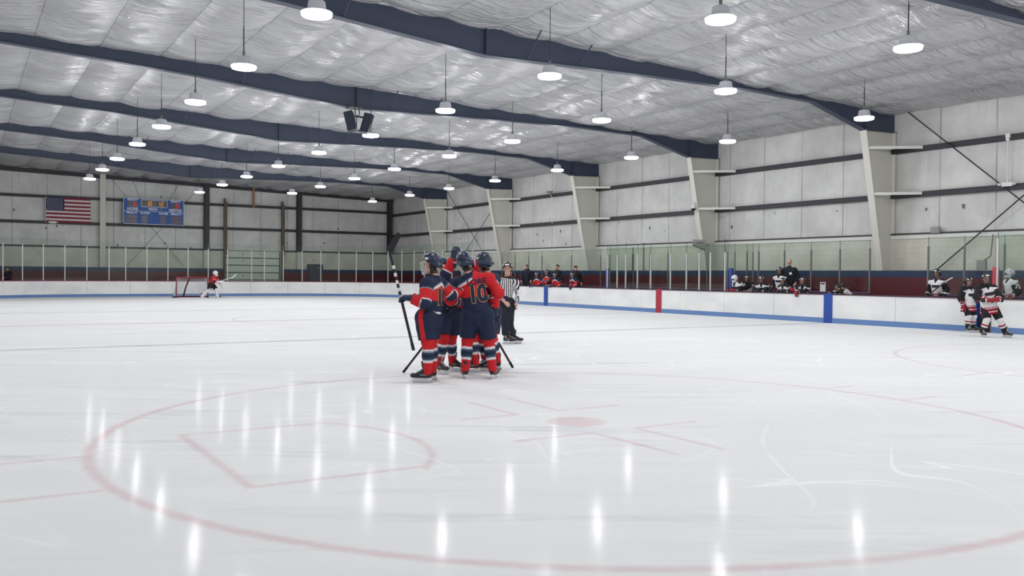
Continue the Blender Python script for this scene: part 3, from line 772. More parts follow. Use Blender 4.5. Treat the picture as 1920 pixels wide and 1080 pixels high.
    # loudspeakers under the third rafter
    for i, (px, sg) in enumerate(((10.86, -1), (11.60, 1))):
        r = empty('loudspeaker', (px, 27.62, 6.88)); r.rotation_euler = (math.radians(-14), math.radians(-15 * sg) * -1 * -1, VROT)
        tag(r, 'black loudspeaker hanging under a rafter, ' + ('left' if sg < 0 else 'right') + ' of the pair', 'loudspeaker', 'loudspeakers under the rafter')
        r.rotation_euler = Matrix.Rotation(VROT, 3, 'Z').to_euler(); 
        r.rotation_euler = (Matrix.Rotation(VROT, 3, 'Z') @ Matrix.Rotation(math.radians(14 * sg), 3, 'Y') @ Matrix.Rotation(math.radians(-8), 3, 'X')).to_euler()
        b = MB(); b.bevbox(-.145, .145, -.16, .16, -.66, 0, .012); b.build('cabinet', M['speaker'], r)
        b = MB(); b.bevbox(-.125, .125, -.175, -.16, -.63, -.03, .005); b.build('grille', M['grille'], r)
        b = MB(); b.box(-.165 if sg < 0 else .145, -.145 if sg < 0 else .165, -.05, .05, -.3, .02); b.build('bracket', M['rod'], r)
    r = empty('speaker_hanger', (11.2, 27.75, 7.13)); tag(r, 'dark hanging bracket between the two loudspeakers', 'bracket')
    b = MB(); b.box(-.22, .22, -.06, .45, -.03, 0); b.tube([(-.08, 0, 0), (-.05, 0, -.25), (0, 0, -.3)], .018, 6); b.tube([(.08, 0, 0), (.1, 0, -.26), (0, 0, -.32)], .018, 6)
    b.tube([(0, 0, -.3), (0, 0, -.8)], .014, 6); b.box(-.34, .34, -.03, .03, -.36, -.31); b.box(-.16, .16, -.03, .03, -.82, -.78)
    b.build('frame', M['rod'], r)
    # column fixtures
    r = empty('column_light', (27.38, 28.2, 2.68)); tag(r, 'grey box fixture with slanted underside on a beige column', 'fixture')
    r.rotation_euler = (0, 0, VROT)
    b = MB(); b.prism([(-.28, .22), (.28, .0), (.28, .46), (-.28, .46)], 'y', -.17, .12); b.build('housing', M['grey_box'], r)
    b = MB(); b.prism([(-.24, .195), (.24, .006), (.24, -.004), (-.24, .185)], 'y', -.14, .09); b.build('lens', M['alu_dark'], r)
    b = MB(); b.box(-.14, .16, -.176, -.165, .30, .335); b.build('slot', M['black'], r)
    b = MB(); b.tube([(.28, 0, .25), (.46, .02, .20)], .03, 8); b.build('bracket', M['grey_box'], r)
    r = empty('security_camera', (26.98, 28.16, 4.38)); tag(r, 'white dome security camera on the column flange', 'camera')
    b = MB(); b.lathe([(.0, .0), (.07, .015), (.10, .07), (.105, .12)], 18); b.build('dome', M['black'], r, True)
    b = MB(); b.lathe([(.108, .11), (.112, .20), (.07, .25), (.0, .26)], 18); b.build('housing', M['white_paint'], r, True)
    b = MB(); b.tube([(0, 0, .24), (0, 0, .36), (.24, .02, .34)], .028, 8); b.build('arm', M['white_paint'], r)
    def wallbox(name, x, y, z, sx, sy, sz, m, label, cat, face='right'):
        b = MB(); b.bevbox(-sx / 2, sx / 2, -sy / 2, sy / 2, -sz / 2, sz / 2, min(sx, sy, sz) * .15)
        r = b.build(name, M[m], None, False, (x, y, z)); return tag(r, label, cat)
    r = wallbox('electrical_box', XK - .07, 15.75, 2.02 - .05, .12, .3, .3, 'grey_box', 'grey conduit box on the wall left of the red post', 'electrical box')
    b = MB(); b.tube([(.06, 0, .12), (.5, 0, .3), (.62, 0, 1.0)], .022, 6); b.build('conduit', M['alu_dark'], r)
    o = wallbox('emergency_light', XW - .26, 15.3, 4.55, .1, .34, .14, 'white_paint', 'white emergency light on the lower side girt', 'emergency light')
    for s in (-1, 1):
        b = MB(); b.lathe([(.0, .05), (.05, .04), (.06, -.03), (.0, -.04)], 12, (-.03, s * .23, 0)); b.build('lamp_head', M['white_paint'], o, True)
    o = wallbox('emergency_light', 4.85, YW - .27, 4.64, .36, .1, .15, 'white_paint', 'white emergency light on the girt under the flag', 'emergency light')
    for s in (-1, 1):
        b = MB(); b.lathe([(.0, .05), (.05, .04), (.06, -.03), (.0, -.04)], 12, (s * .24, -.03, 0)); b.build('lamp_head', M['white_paint'], o, True)
    wallbox('junction_box', XW - .26, 15.3, 6.1, .1, .14, .14, 'white_paint', 'small white junction box on the upper side girt', 'junction box')
    wallbox('vent_cover', XW - .21, 17.75, 3.19, .1, .32, .22, 'grey_box', 'grey box on the ledge above the benches', 'box')
    r = empty('alarm_horn', (XW - .44, 40.8, 6.2)); tag(r, 'grey horn over a conduit on the side wall', 'horn')
    b = MB(); b.lathe([(.05, -.12), (.09, -.1), (.20, .06), (.21, .08), (.0, .06)], 16); b.build('bell', M['grey_box'], r, True)
    b = MB(); b.tube([(.05, 0, -.1), (.2, 0, -.3), (.2, 0, -1.75)], .02, 6); b.build('conduit', M['white_paint'], r)
    for y, z0, z1, w in ((35.1, 0.0, 0.0, ''),): pass
    # conduits on the side wall
    for y, z0, z1, w in ((27.6, 1.8, 3.1, 'grey conduit running down the wall right of the fixture column'), (33.05, 1.8, 3.1, 'grey conduit down the wall behind the penalty boxes'), (15.33, 4.6, 6.0, 'white conduit between the two side girts at the right edge')):
        b = MB(); xx = XW - .22 if z0 > 3 else XW - .14
        b.tube([(xx, y, z0), (xx, y, z1)], .024, 6); b.box(xx - .03, xx + .05, y - .05, y + .05, z1 - .05, z1 + .05)
        tag(b.build('conduit', M['white_paint' if z0 > 3 else 'alu_dark']), w, 'conduit')
    # overhead door at the far end and its tracks
    r = empty('overhead_door', (17.6, YW - .02, 0)); tag(r, 'white sectional overhead door behind the far glass', 'door')
    for k in range(6):
        z0 = k * .52
        b = MB(); b.bevbox(-1.93, 1.93, -.05, .0, z0 + .01, z0 + .51, .015)
        for x in (-1.2, -.4, .4, 1.2): pass
        o = b.build('door_section', M['door_white'], r)
        b = MB(); b.box(-1.93, 1.93, -.075, -.05, z0 + .46, z0 + .51); b.build('rib', M['alu_dark'], o)
        if k in (2, 4, 5):
            b = MB()
            for x in (-.7, .6): b.box(x - .04, x + .04, -.08, -.05, z0 + .25, z0 + .31)
            b.build('hinge', M['black'], o)
    for x, w in ((15.56, 'left'), (19.66, 'right')):
        b = MB(); b.box(-.06, .06, -.1, .1, 0, 6.72); b.box(.08, .14, -.12, -.04, 2.8, 6.5)
        tag(b.build('door_track', M['brown'], None, False, (x, YW - .36, 0)), 'tall weathered post carrying the %s overhead door track' % w, 'post')
    b = MB(); b.box(-.07, .07, -.05, .05, 0, 1.5)
    tag(b.build('timber_board', M['orange_wood'], None, False, (17.6, YW - .26, 6.2)), 'raw orange timber board above the overhead door', 'board')
    r = empty('door_1', (22.12, YK - .04, 0)); tag(r, 'dark slate doorway under the exit sign', 'door', kind='structure')
    b = MB(); b.box(-.5, .5, -.05, -.01, 0, 2.14); b.build('leaf', M['door_dark'], r)
    b = MB(); b.box(.12, .42, -.06, -.05, 1.86, 2.0); b.build('notice', M['alu_dark'], r)
    r = empty('exit_sign', (22.17, YW - .16, 2.43)); tag(r, 'small exit sign above the far doorway', 'exit sign')
    b = MB(); b.bevbox(-.17, .17, 0, .06, 0, .2, .01); b.build('case', M['exit'], r)
    b = MB(); plane_text(b, 'EXIT', .15, 0, .1, -.004, 0, .004); b.build('lettering', M['exit_red'], r)
    # goal at the far end
    gx0, gx1, gy = 10.72, 12.53, 54.55
    r = empty('hockey_goal', ((gx0 + gx1) / 2, gy, 0)); tag(r, 'red framed goal with white net in front of the far boards', 'goal')
    w = (gx1 - gx0) / 2
    b = MB(); b.tube([(-w, 0, 0), (-w, 0, 1.2), (-w + .03, 0, 1.22), (w - .03, 0, 1.22), (w, 0, 1.2), (w, 0, 0)], .035, 10); b.build('front_frame', M['goal_red'], r, True)
    base = [(-w, 0, .04)] + [(-w - .12 + .35 * (1 - math.cos(t)), 1.12 * math.sin(t), .04) for t in np.linspace(.35, PI / 2, 8)] + [(0, 1.12, .04)]
    base += [(-x, y, z) for x, y, z in reversed(base[:-1])]
    b = MB(); b.tube(base, .05, 8); b.build('base_frame', M['goal_pad'], r, True)
    top = [(-w + .03, 0, 1.22), (-w + .12, .3, 1.2), (-.45, .52, 1.18), (0, .55, 1.18), (.45, .52, 1.18), (w - .12, .3, 1.2), (w - .03, 0, 1.22)]
    b = MB(); b.tube(top, .022, 8); b.build('top_frame', M['goal_red'], r, True)
    b = MB(); b.tube([(-.05, .55, 1.18), (-.2, .9, .55), (-.28, 1.1, .05)], .05, 8); b.build('back_bar', M['goal_pad'], r, True)
    def curve_pt(C, t):
        t *= len(C) - 1; i = min(int(t), len(C) - 2); f = t - i; return Vector(C[i]).lerp(Vector(C[i + 1]), f)
    b = MB(); n = 46
    A = [curve_pt(top, i / n) for i in range(n + 1)]; B = [curve_pt(base, i / n) for i in range(n + 1)]
    for i in range(0, n + 1): b.bar(A[i], B[i], .009, .009)
    for j in range(1, 18):
        L = [A[i].lerp(B[i], j / 18) for i in range(n + 1)]
        for i in range(n): b.bar(L[i], L[i + 1], .009, .009)
    for j in range(1, 10):
        y = .055 * j
        L = [Vector((x, min(y, curve_pt(top, (x + w) / (2 * w)).y), 1.2)) for x in np.linspace(-w + .05, w - .05, 12)]
        for i in range(11): b.bar(L[i], L[i + 1], .009, .009)
    b.build('net', M['net'], r)
build_fixtures()

# ------------------------------------------------------------------ figures
A3 = lambda *v: np.array(v, dtype=float)
def nrm(v): v = np.asarray(v, float); return v / max(1e-9, np.linalg.norm(v))
def rotz(d): c, s = math.cos(math.radians(d)), math.sin(math.radians(d)); return np.array([[c, -s, 0], [s, c, 0], [0, 0, 1.]])
def rotx(d): c, s = math.cos(math.radians(d)), math.sin(math.radians(d)); return np.array([[1., 0, 0], [0, c, -s], [0, s, c]])
def roty(d): c, s = math.cos(math.radians(d)), math.sin(math.radians(d)); return np.array([[c, 0, s], [0, 1., 0], [-s, 0, c]])

class Sdf:
    """smoothly blended rounded cones and ellipsoids, turned into one closed surface"""
    def __init__(s, h, k=0.03): s.h = h; s.k = k; s.p = []
    def cone(s, a, b, ra, rb, k=None, flat=None, cap=None, sub=False):
        s.p.append(('c', A3(*a), A3(*b), ra, rb, s.k if k is None else k, flat, cap, sub)); return s
    def ell(s, c, r, R=None, k=None, sub=False):
        s.p.append(('e', A3(*c), A3(*r), np.eye(3) if R is None else R, 0, s.k if k is None else k, None, None, sub)); return s
    def mesh(s, noise=None, cuts=(), box=None):
        h = s.h; lo = []; hi = []
        bb = []
        for q in s.p:
            if q[0] == 'c':
                m = max(q[3], q[4]) * (q[6][1] if q[6] and q[6][1] > 1 else 1); l = np.minimum(q[1], q[2]) - m; u = np.maximum(q[1], q[2]) + m
            else: m = max(q[2]); l = q[1] - m; u = q[1] + m
            bb.append((l, u))
            if not q[8]: lo.append(l); hi.append(u)
        o = np.min(lo, 0) - 3 * h; e = np.max(hi, 0) + 3 * h
        n = np.ceil((e - o) / h).astype(int) + 1
        f = np.full(n, 0.25, dtype=np.float32)
        ax = [o[i] + h * np.arange(n[i]) for i in range(3)]
        for q, (l, u) in zip(s.p, bb):
            k = q[5]; mg = k + 3 * h
            i0 = np.clip(np.floor((l - mg - o) / h).astype(int), 0, n - 1); i1 = np.clip(np.ceil((u + mg - o) / h).astype(int) + 1, 1, n)
            if np.any(i1 <= i0): continue
            X = ax[0][i0[0]:i1[0], None, None]; Y = ax[1][None, i0[1]:i1[1], None]; Z = ax[2][None, None, i0[2]:i1[2]]
            P = np.stack(np.broadcast_arrays(X, Y, Z), -1)
            if q[0] == 'c':
                a, b = q[1], q[2]; ab = b - a; L2 = max(1e-9, ab @ ab)
                D = P - a; t = np.clip(D @ ab / L2, 0, 1)
                W = D - t[..., None] * ab
                if q[6]:
                    ev, sc = q[6]; ev = nrm(ev); c = W @ ev; W = W + ((1 / sc - 1) * c)[..., None] * ev
                d = np.sqrt((W * W).sum(-1)) - (q[3] + t * (q[4] - q[3]))
                if q[7] is not None:
                    L = math.sqrt(L2); pr = D @ ab / L; d = np.maximum(d, np.maximum(q[7][0] * L - pr, pr - q[7][1] * L))
            else:
                D = (P - q[1]) @ q[3]; r = q[2]
                k0 = np.sqrt(((D / r) ** 2).sum(-1)); k1 = np.sqrt(((D / (r * r)) ** 2).sum(-1)) + 1e-9
                d = k0 * (k0 - 1) / k1
            w = f[i0[0]:i1[0], i0[1]:i1[1], i0[2]:i1[2]]
            if q[8]:
                d = -d; hh = np.clip(.5 - .5 * (d - w) / k, 0, 1); f[i0[0]:i1[0], i0[1]:i1[1], i0[2]:i1[2]] = d + (w - d) * hh + k * hh * (1 - hh)
            else:
                hh = np.clip(.5 + .5 * (w - d) / k, 0, 1); f[i0[0]:i1[0], i0[1]:i1[1], i0[2]:i1[2]] = w + (d - w) * hh - k * hh * (1 - hh)
        if noise or cuts:
            P = np.stack(np.meshgrid(*ax, indexing='ij'), -1)
            if noise: f = f + noise(P)
            for c, nn in cuts: f = np.maximum(f, (P - A3(*c)) @ nrm(nn))
        return surface_nets(f, o, h)

def surface_nets(f, o, h):
    s = f < 0
    c = [slice(0, -1), slice(1, None)]
    cnt = sum(s[c[i], c[j], c[k]].astype(np.int8) for i in (0, 1) for j in (0, 1) for k in (0, 1))
    act = np.argwhere((cnt > 0) & (cnt < 8))
    vid = np.full(cnt.shape, -1, dtype=np.int64); vid[act[:, 0], act[:, 1], act[:, 2]] = np.arange(len(act))
    cor = [(i, j, k) for i in (0, 1) for j in (0, 1) for k in (0, 1)]
    val = {q: f[act[:, 0] + q[0], act[:, 1] + q[1], act[:, 2] + q[2]] for q in cor}
    acc = np.zeros((len(act), 3)); num = np.zeros(len(act))
    for a in cor:
        for d in range(3):
            if a[d]: continue
            b = list(a); b[d] = 1; b = tuple(b)
            fa, fb = val[a], val[b]; x = (fa < 0) != (fb < 0)
            t = np.where(x, fa / np.where(x, fa - fb, 1), 0)
            p = np.tile(A3(*a), (len(act), 1)); p[:, d] += t
            acc += p * x[:, None]; num += x
    V = o + h * (act + acc / num[:, None])
    F = []
    for d in range(3):
        e1, e2 = (d + 1) % 3, (d + 2) % 3
        sl0 = [slice(1, -1)] * 3; sl0[d] = slice(0, -1); sl1 = list(sl0); sl1[d] = slice(1, None)
        A = s[tuple(sl0)]; B = s[tuple(sl1)]
        for flip, msk in ((False, A & ~B), (True, ~A & B)):
            I = np.argwhere(msk); off = np.ones(3, int); off[d] = 0; I = I + off
            if not len(I): continue
            def cell(u, v):
                J = I.copy(); J[:, e1] -= u; J[:, e2] -= v; return vid[J[:, 0], J[:, 1], J[:, 2]]
            Q = np.stack([cell(1, 1), cell(0, 1), cell(0, 0), cell(1, 0)], -1)
            F.append(Q[:, ::-1] if flip else Q)
    F = np.concatenate(F); return V, F[(F >= 0).all(1)]

def fold_noise(amp, seed, fr=14.0):
    r = np.random.default_rng(seed)
    W = [(nrm(r.normal(size=3) * A3(1, 1, .7)) * fr * r.uniform(.6, 1.7), r.uniform(0, 6.3)) for _ in range(5)]
    def fn(P):
        a = sum(np.sin(P @ w + ph) for w, ph in W[:3]); b = np.sin(P @ W[3][0] * 1.7 + 1.3 * a + W[3][1]) + .6 * np.sin(P @ W[4][0] * 2.6 + a)
        return amp * (0.35 * a + 0.5 * b)
    return fn

def seg(V, a, b):
    ab = b - a; t = np.clip((V - a) @ ab / max(1e-9, ab @ ab), 0, 1); return t, np.linalg.norm(V - a - t[:, None] * ab, axis=1)

def ik(a, c, l1, l2, pole):
    d = c - a; D = np.linalg.norm(d)
    if D > (l1 + l2) * .995: c = a + d / D * (l1 + l2) * .995; d = c - a; D = np.linalg.norm(d)
    x = (l1 * l1 - l2 * l2 + D * D) / (2 * D); hh = math.sqrt(max(0, l1 * l1 - x * x)); u = d / D
    p = np.asarray(pole, float); p = p - u * (p @ u); return a + u * x + nrm(p) * hh, c

C = dict(red=srgb(200, 34, 42), navy=srgb(30, 40, 66), white=srgb(228, 224, 226), teal=srgb(42, 66, 92), grey=srgb(132, 138, 150), black=srgb(32, 31, 36),
         wred=srgb(150, 28, 46), skin=srgb(206, 158, 138), lip=srgb(176, 112, 104), eye=srgb(52, 40, 36), hairgrey=srgb(168, 160, 152), hairdark=srgb(44, 36, 32),
         jacket=srgb(30, 34, 46), jean=srgb(52, 64, 104), coat=srgb(34, 38, 52), dgrey=srgb(58, 58, 64), gold=srgb(196, 150, 92), steelw=srgb(216, 218, 222))

# ---- shared templates -------------------------------------------------------
TPL = {}
def tpl(key, name, V, F, mat, col=None, smooth=True):
    TPL[key] = mesh_from(name, V, F, mat, None, smooth, col)

def glove_geo(side, kind):
    s = Sdf(.008, .012); m = -1 if side == 'l' else 1      # local: +Y along the hand, +Z back of the hand, thumb at -X for a right hand
    big = 1.0 if kind != 'bare' else .62
    if kind == 'block':
        s.cone((0, -.12, .0), (0, .18, 0), .11, .12, .02, ((0, 0, 1), .45)); s.ell((0, .1, -.05), (.06, .09, .05))
    s.cone((0, -.13, 0), (0, .0, 0), .068 * big, .056 * big, None, ((0, 0, 1), .8))
    s.cone((0, .0, 0), (0, .07, 0), .052 * big, .055 * big, None, ((0, 0, 1), .62))
    for i, (x, L) in enumerate(((-.036, .95), (-.012, 1.05), (.012, 1.0), (.036, .82))):
        x *= m * (1 if big == 1 else .7); r = .0155 * (1 if big == 1 else .65)
        a = A3(x, .09, .004); b = a + A3(0, .042 * L, -.010); c = b + A3(0, .012 * L, -.042 * L); d = c + A3(0, -.036 * L, -.012)
        s.cone(a, b, r * 1.1, r, .006); s.cone(b, c, r, r * .95, .006); s.cone(c, d, r * .95, r * .85, .006)
    a = A3(-.048 * m, .025, -.012); b = a + A3(-.014 * m, .042, -.022); c = b + A3(.022 * m, .032, -.022)
    s.cone(a, b, .021 * big, .019 * big, .008); s.cone(b, c, .019 * big, .016 * big, .008)
    if kind == 'roll':
        for y in (.02, .05, .078): s.cone((-.034, y, .026), (.034, y, .026), .014, .014, .008)
        s.cone((-.03, -.06, .045), (.03, -.06, .045), .016, .016, .01)
    return s.mesh()

for side in 'lr':
    V, F = glove_geo(side, 'roll')
    for nm, base, cuff, tip in (('navy', C['navy'], C['navy'], C['navy']), ('wred', C['wred'], C['white'], C['black']), ('black', C['black'], C['dgrey'], C['black'])):
        col = np.tile(base, (len(V), 1)); y = V[:, 1]
        if nm == 'navy': col[(y < -.075) & (y > -.1)] = C['red']; col[(y < -.1) & (y > -.112)] = C['white']
        if nm == 'wred': col[(y < -.06) & (y > -.085)] = C['white']; col[y < -.1] = C['black']; col[V[:, 2] < -.018] = C['black']
        tpl('glove_' + nm + side, 'glove', V, F, M['leather'], col)
    V, F = glove_geo(side, 'block'); tpl('glove_block' + side, 'goalie_glove', V, F, M['leather'], np.tile(C['white'], (len(V), 1)))

def helmet_geo():
    s = Sdf(.009, .02)
    s.ell((0, -.014, .040), (.106, .130, .124))
    for x in (-.045, 0, .045): s.cone((x, .06, .138 - abs(x) * .35), (x, -.10, .118 - abs(x) * .3), .014, .014, .012)
    for x in (-1, 1): s.ell((x * .094, -.012, -.03), (.022, .045, .052), None, .02)
    s.cone((-.06, -.11, -.03), (.06, -.11, -.03), .035, .035, .03)
    s.ell((0, .03, -.07), (.078, .115, .10), None, .012, True)
    return s.mesh(cuts=[((0, 0.02, .028), (0, .62, -1)) , ((0, 0, -.085), (0, 0, -1))])
V, F = helmet_geo()
for nm, base, dec in (('navy', C['navy'], C['white']), ('black', C['black'], C['white']), ('white', C['steelw'], C['grey'])):
    col = np.tile(base, (len(V), 1)); x, y, z = V.T
    col[(np.abs(x) < .042) & (y > .066) & (z > .082) & (z < .115)] = dec
    col[(np.abs(np.abs(x) - .085) < .03) & (y > .01) & (y < .055) & (z > .06) & (z < .088)] = dec if nm != 'white' else C['black']
    col[(np.abs(np.abs(x) - .05) < .010) & (y < -.02) & (y > -.075) & (z > .1)] = C['dgrey'] if nm != 'white' else C['black']
    if nm == 'white': col[(np.sin(x * 60) * np.sin(y * 50 + 1) > .55) & (z > .05)] = C['grey']
    tpl('helmet_' + nm, 'helmet', V, F, M['shell'], col)

def cage_geo():
    b = MB(); r = .0032
    P = lambda th, z: ((.098 - max(0, -z - .04) * .35) * math.sin(th), .012 + (.132 - max(0, -z - .05) * .3) * math.cos(th), z)
    zs = np.linspace(.035, -.118, 8); ths = np.radians(np.linspace(-76, 76, 9))
    for z in zs: b.tube([P(t, z) for t in np.radians(np.linspace(-78, 78, 11))], r, 4)
    for t in ths: b.tube([P(t, z) for z in zs], r, 4)
    b.lathe([(.0, .03), (.03, .018), (.036, -.005), (.02, -.02), (.0, -.022)], 10, (0, .098, -.115))
    return b
b = cage_geo()
for nm in ('white', 'dark'): TPL['cage_' + nm] = mesh_from('face_cage', b.v, b.f, M['cage_' + nm])
def mask_geo():
    s = Sdf(.009, .02); s.ell((0, -.005, .03), (.112, .142, .13)); s.ell((0, .05, -.07), (.078, .085, .075)); s.cone((0, .12, -.06), (0, .13, -.11), .03, .028)
    s.ell((0, .15, -.015), (.062, .04, .034), None, .008, True)
    return s.mesh()
V, F = mask_geo()
for nm, pat in (('plain', 0), ('silver', 1)):
    col = np.tile(C['steelw'], (len(V), 1)); x, y, z = V.T
    col[(np.abs(x) < .058) & (y > .095) & (z < .017) & (z > -.047)] = C['dgrey']
    if pat: col[(np.sin(x * 70 + 2 * np.sin(z * 60)) * np.sin(y * 55 + z * 40) > .2)] = C['grey']
    tpl('mask_' + nm, 'goalie_mask', V, F, M['shell'], col)
b = MB()
n = 12
for i in range(n):
    t0, t1 = [math.radians(-70 + 140 * q / n) for q in (i, i + 1)]
    Q = lambda t, z, o: ((.103 + o) * math.sin(t), .012 + (.128 + o) * math.cos(t), z)
    b.add([Q(t0, -.035, 0), Q(t1, -.035, 0), Q(t1, .045, 0), Q(t0, .045, 0), Q(t0, -.035, .003), Q(t1, -.035, .003), Q(t1, .045, .003), Q(t0, .045, .003)],
          [(0, 1, 2, 3), (7, 6, 5, 4), (0, 4, 5, 1), (2, 6, 7, 3)])
TPL['visor'] = mesh_from('visor', b.v, b.f, M['glass'])

def skate_geo():
    s = Sdf(.0085, .018)
    s.cone((0, -.045, .12), (0, -.052, .245), .050, .054, None, ((1, 0, 0), .82)); s.cone((0, -.062, .105), (0, .09, .10), .046, .045, None, ((1, 0, 0), .9))
    s.cone((0, .09, .10), (0, .168, .098), .043, .036, None, ((1, 0, 0), 1.05)); s.cone((0, .01, .17), (0, .06, .13), .036, .036, .03)
    s.cone((0, .005, .235), (0, .02, .285), .036, .03, .015, ((1, 0, 0), 1.2))
    return s.mesh(cuts=[((0, 0, .069), (0, 0, -1))])
V, F = skate_geo()
col = np.tile(C['black'], (len(V), 1)); x, y, z = V.T
col[(y > .165) & (z > .07)] = C['dgrey']; col[(np.abs(x) < .022) & (y > .0) & (z > .13) & (np.sin(z * 330) > .2)] = C['white']
col[(np.abs(np.abs(x) - .04) < .014) & (y > -.04) & (y < .05) & (z > .10) & (z < .118)] = C['grey']
tpl('skate_black', 'skate', V, F, M['boot'], col)
b = MB()
b.prism([(-.115, .072), (-.095, .036), (.15, .034), (.175, .072), (.115, .072), (.095, .05), (-.03, .05), (-.05, .072)], 'x', -.019, .019)
TPL['holder'] = mesh_from('blade_holder', b.v, b.f, M['white_paint'])
b = MB(); b.prism([(-.125, .02), (-.11, .0), (.155, .0), (.185, .03), (.165, .04), (-.12, .04)], 'x', -.003, .003)
TPL['runner'] = mesh_from('runner', b.v, b.f, M['steel'])

def put(name, key, parent, loc, R, sc=1.0, cc=None):
    o = bpy.data.objects.new(name, TPL[key]); COL.objects.link(o); o.parent = parent
    Mx = Matrix([[*(R[i] * sc), loc[i]] for i in range(3)] + [[0, 0, 0, 1]]); o.matrix_local = Mx; return o

def frame(y, zhint):
    """columns right, forward, up for a part pointing along y"""
    y = nrm(y); z = np.asarray(zhint, float); z = z - y * (z @ y)
    if np.linalg.norm(z) < 1e-3: z = A3(0, 0, 1) - y * y[2]
    z = nrm(z); return np.stack([np.cross(y, z), y, z], 1)

def lettering_on(V, F, col, txt, c, out, up, size, color, edge=None, sx=1.0, grow=.0, lift=.004):
    """lays flat lettering onto a garment so it follows the cloth"""
    out = nrm(out); up = nrm(np.asarray(up) - out * (np.asarray(up) @ out)); right = np.cross(up, out)
    tree = BVHTree.FromPolygons([Vector(v) for v in V], [list(map(int, f)) for f in F])
    for offs, cc, lf in (((grow + .011, edge, lift), (grow, color, lift + .004)) if edge else ((grow, color, lift + .003),)):
        tv, tf = text_geo(txt, size, offs * 1.0)
        bm = bmesh.new(); vs = [bm.verts.new(v) for v in tv]
        for f in tf:
            try: bm.faces.new([vs[i] for i in f])
            except ValueError: pass
        for ax in (0, 1):
            for g in np.arange(-.5, .5, .03):
                pc = Vector((g, 0, 0)) if ax == 0 else Vector((0, g, 0)); pn = Vector((1, 0, 0)) if ax == 0 else Vector((0, 1, 0))
                bmesh.ops.bisect_plane(bm, geom=list(bm.verts) + list(bm.edges) + list(bm.faces), plane_co=pc, plane_no=pn)
        bm.verts.ensure_lookup_table(); bm.verts.index_update()
        nv = []
        for v in bm.verts:
            p = A3(*c) + right * v.co.x * sx + up * v.co.y + out * .5
            hit = tree.ray_cast(Vector(p), Vector(-out), 1.0)[0]
            nv.append((A3(*hit) if hit is not None else p - out * .5) + out * lf)
        nf = [[v.index for v in f.verts] for f in bm.faces]
        k = len(V); V = np.concatenate([V, np.array(nv)]); col = np.concatenate([col, np.tile(cc, (len(nv), 1))])
        F = list(map(list, F)) + [[i + k for i in f] for f in nf]; bm.free()
    return V, F, col

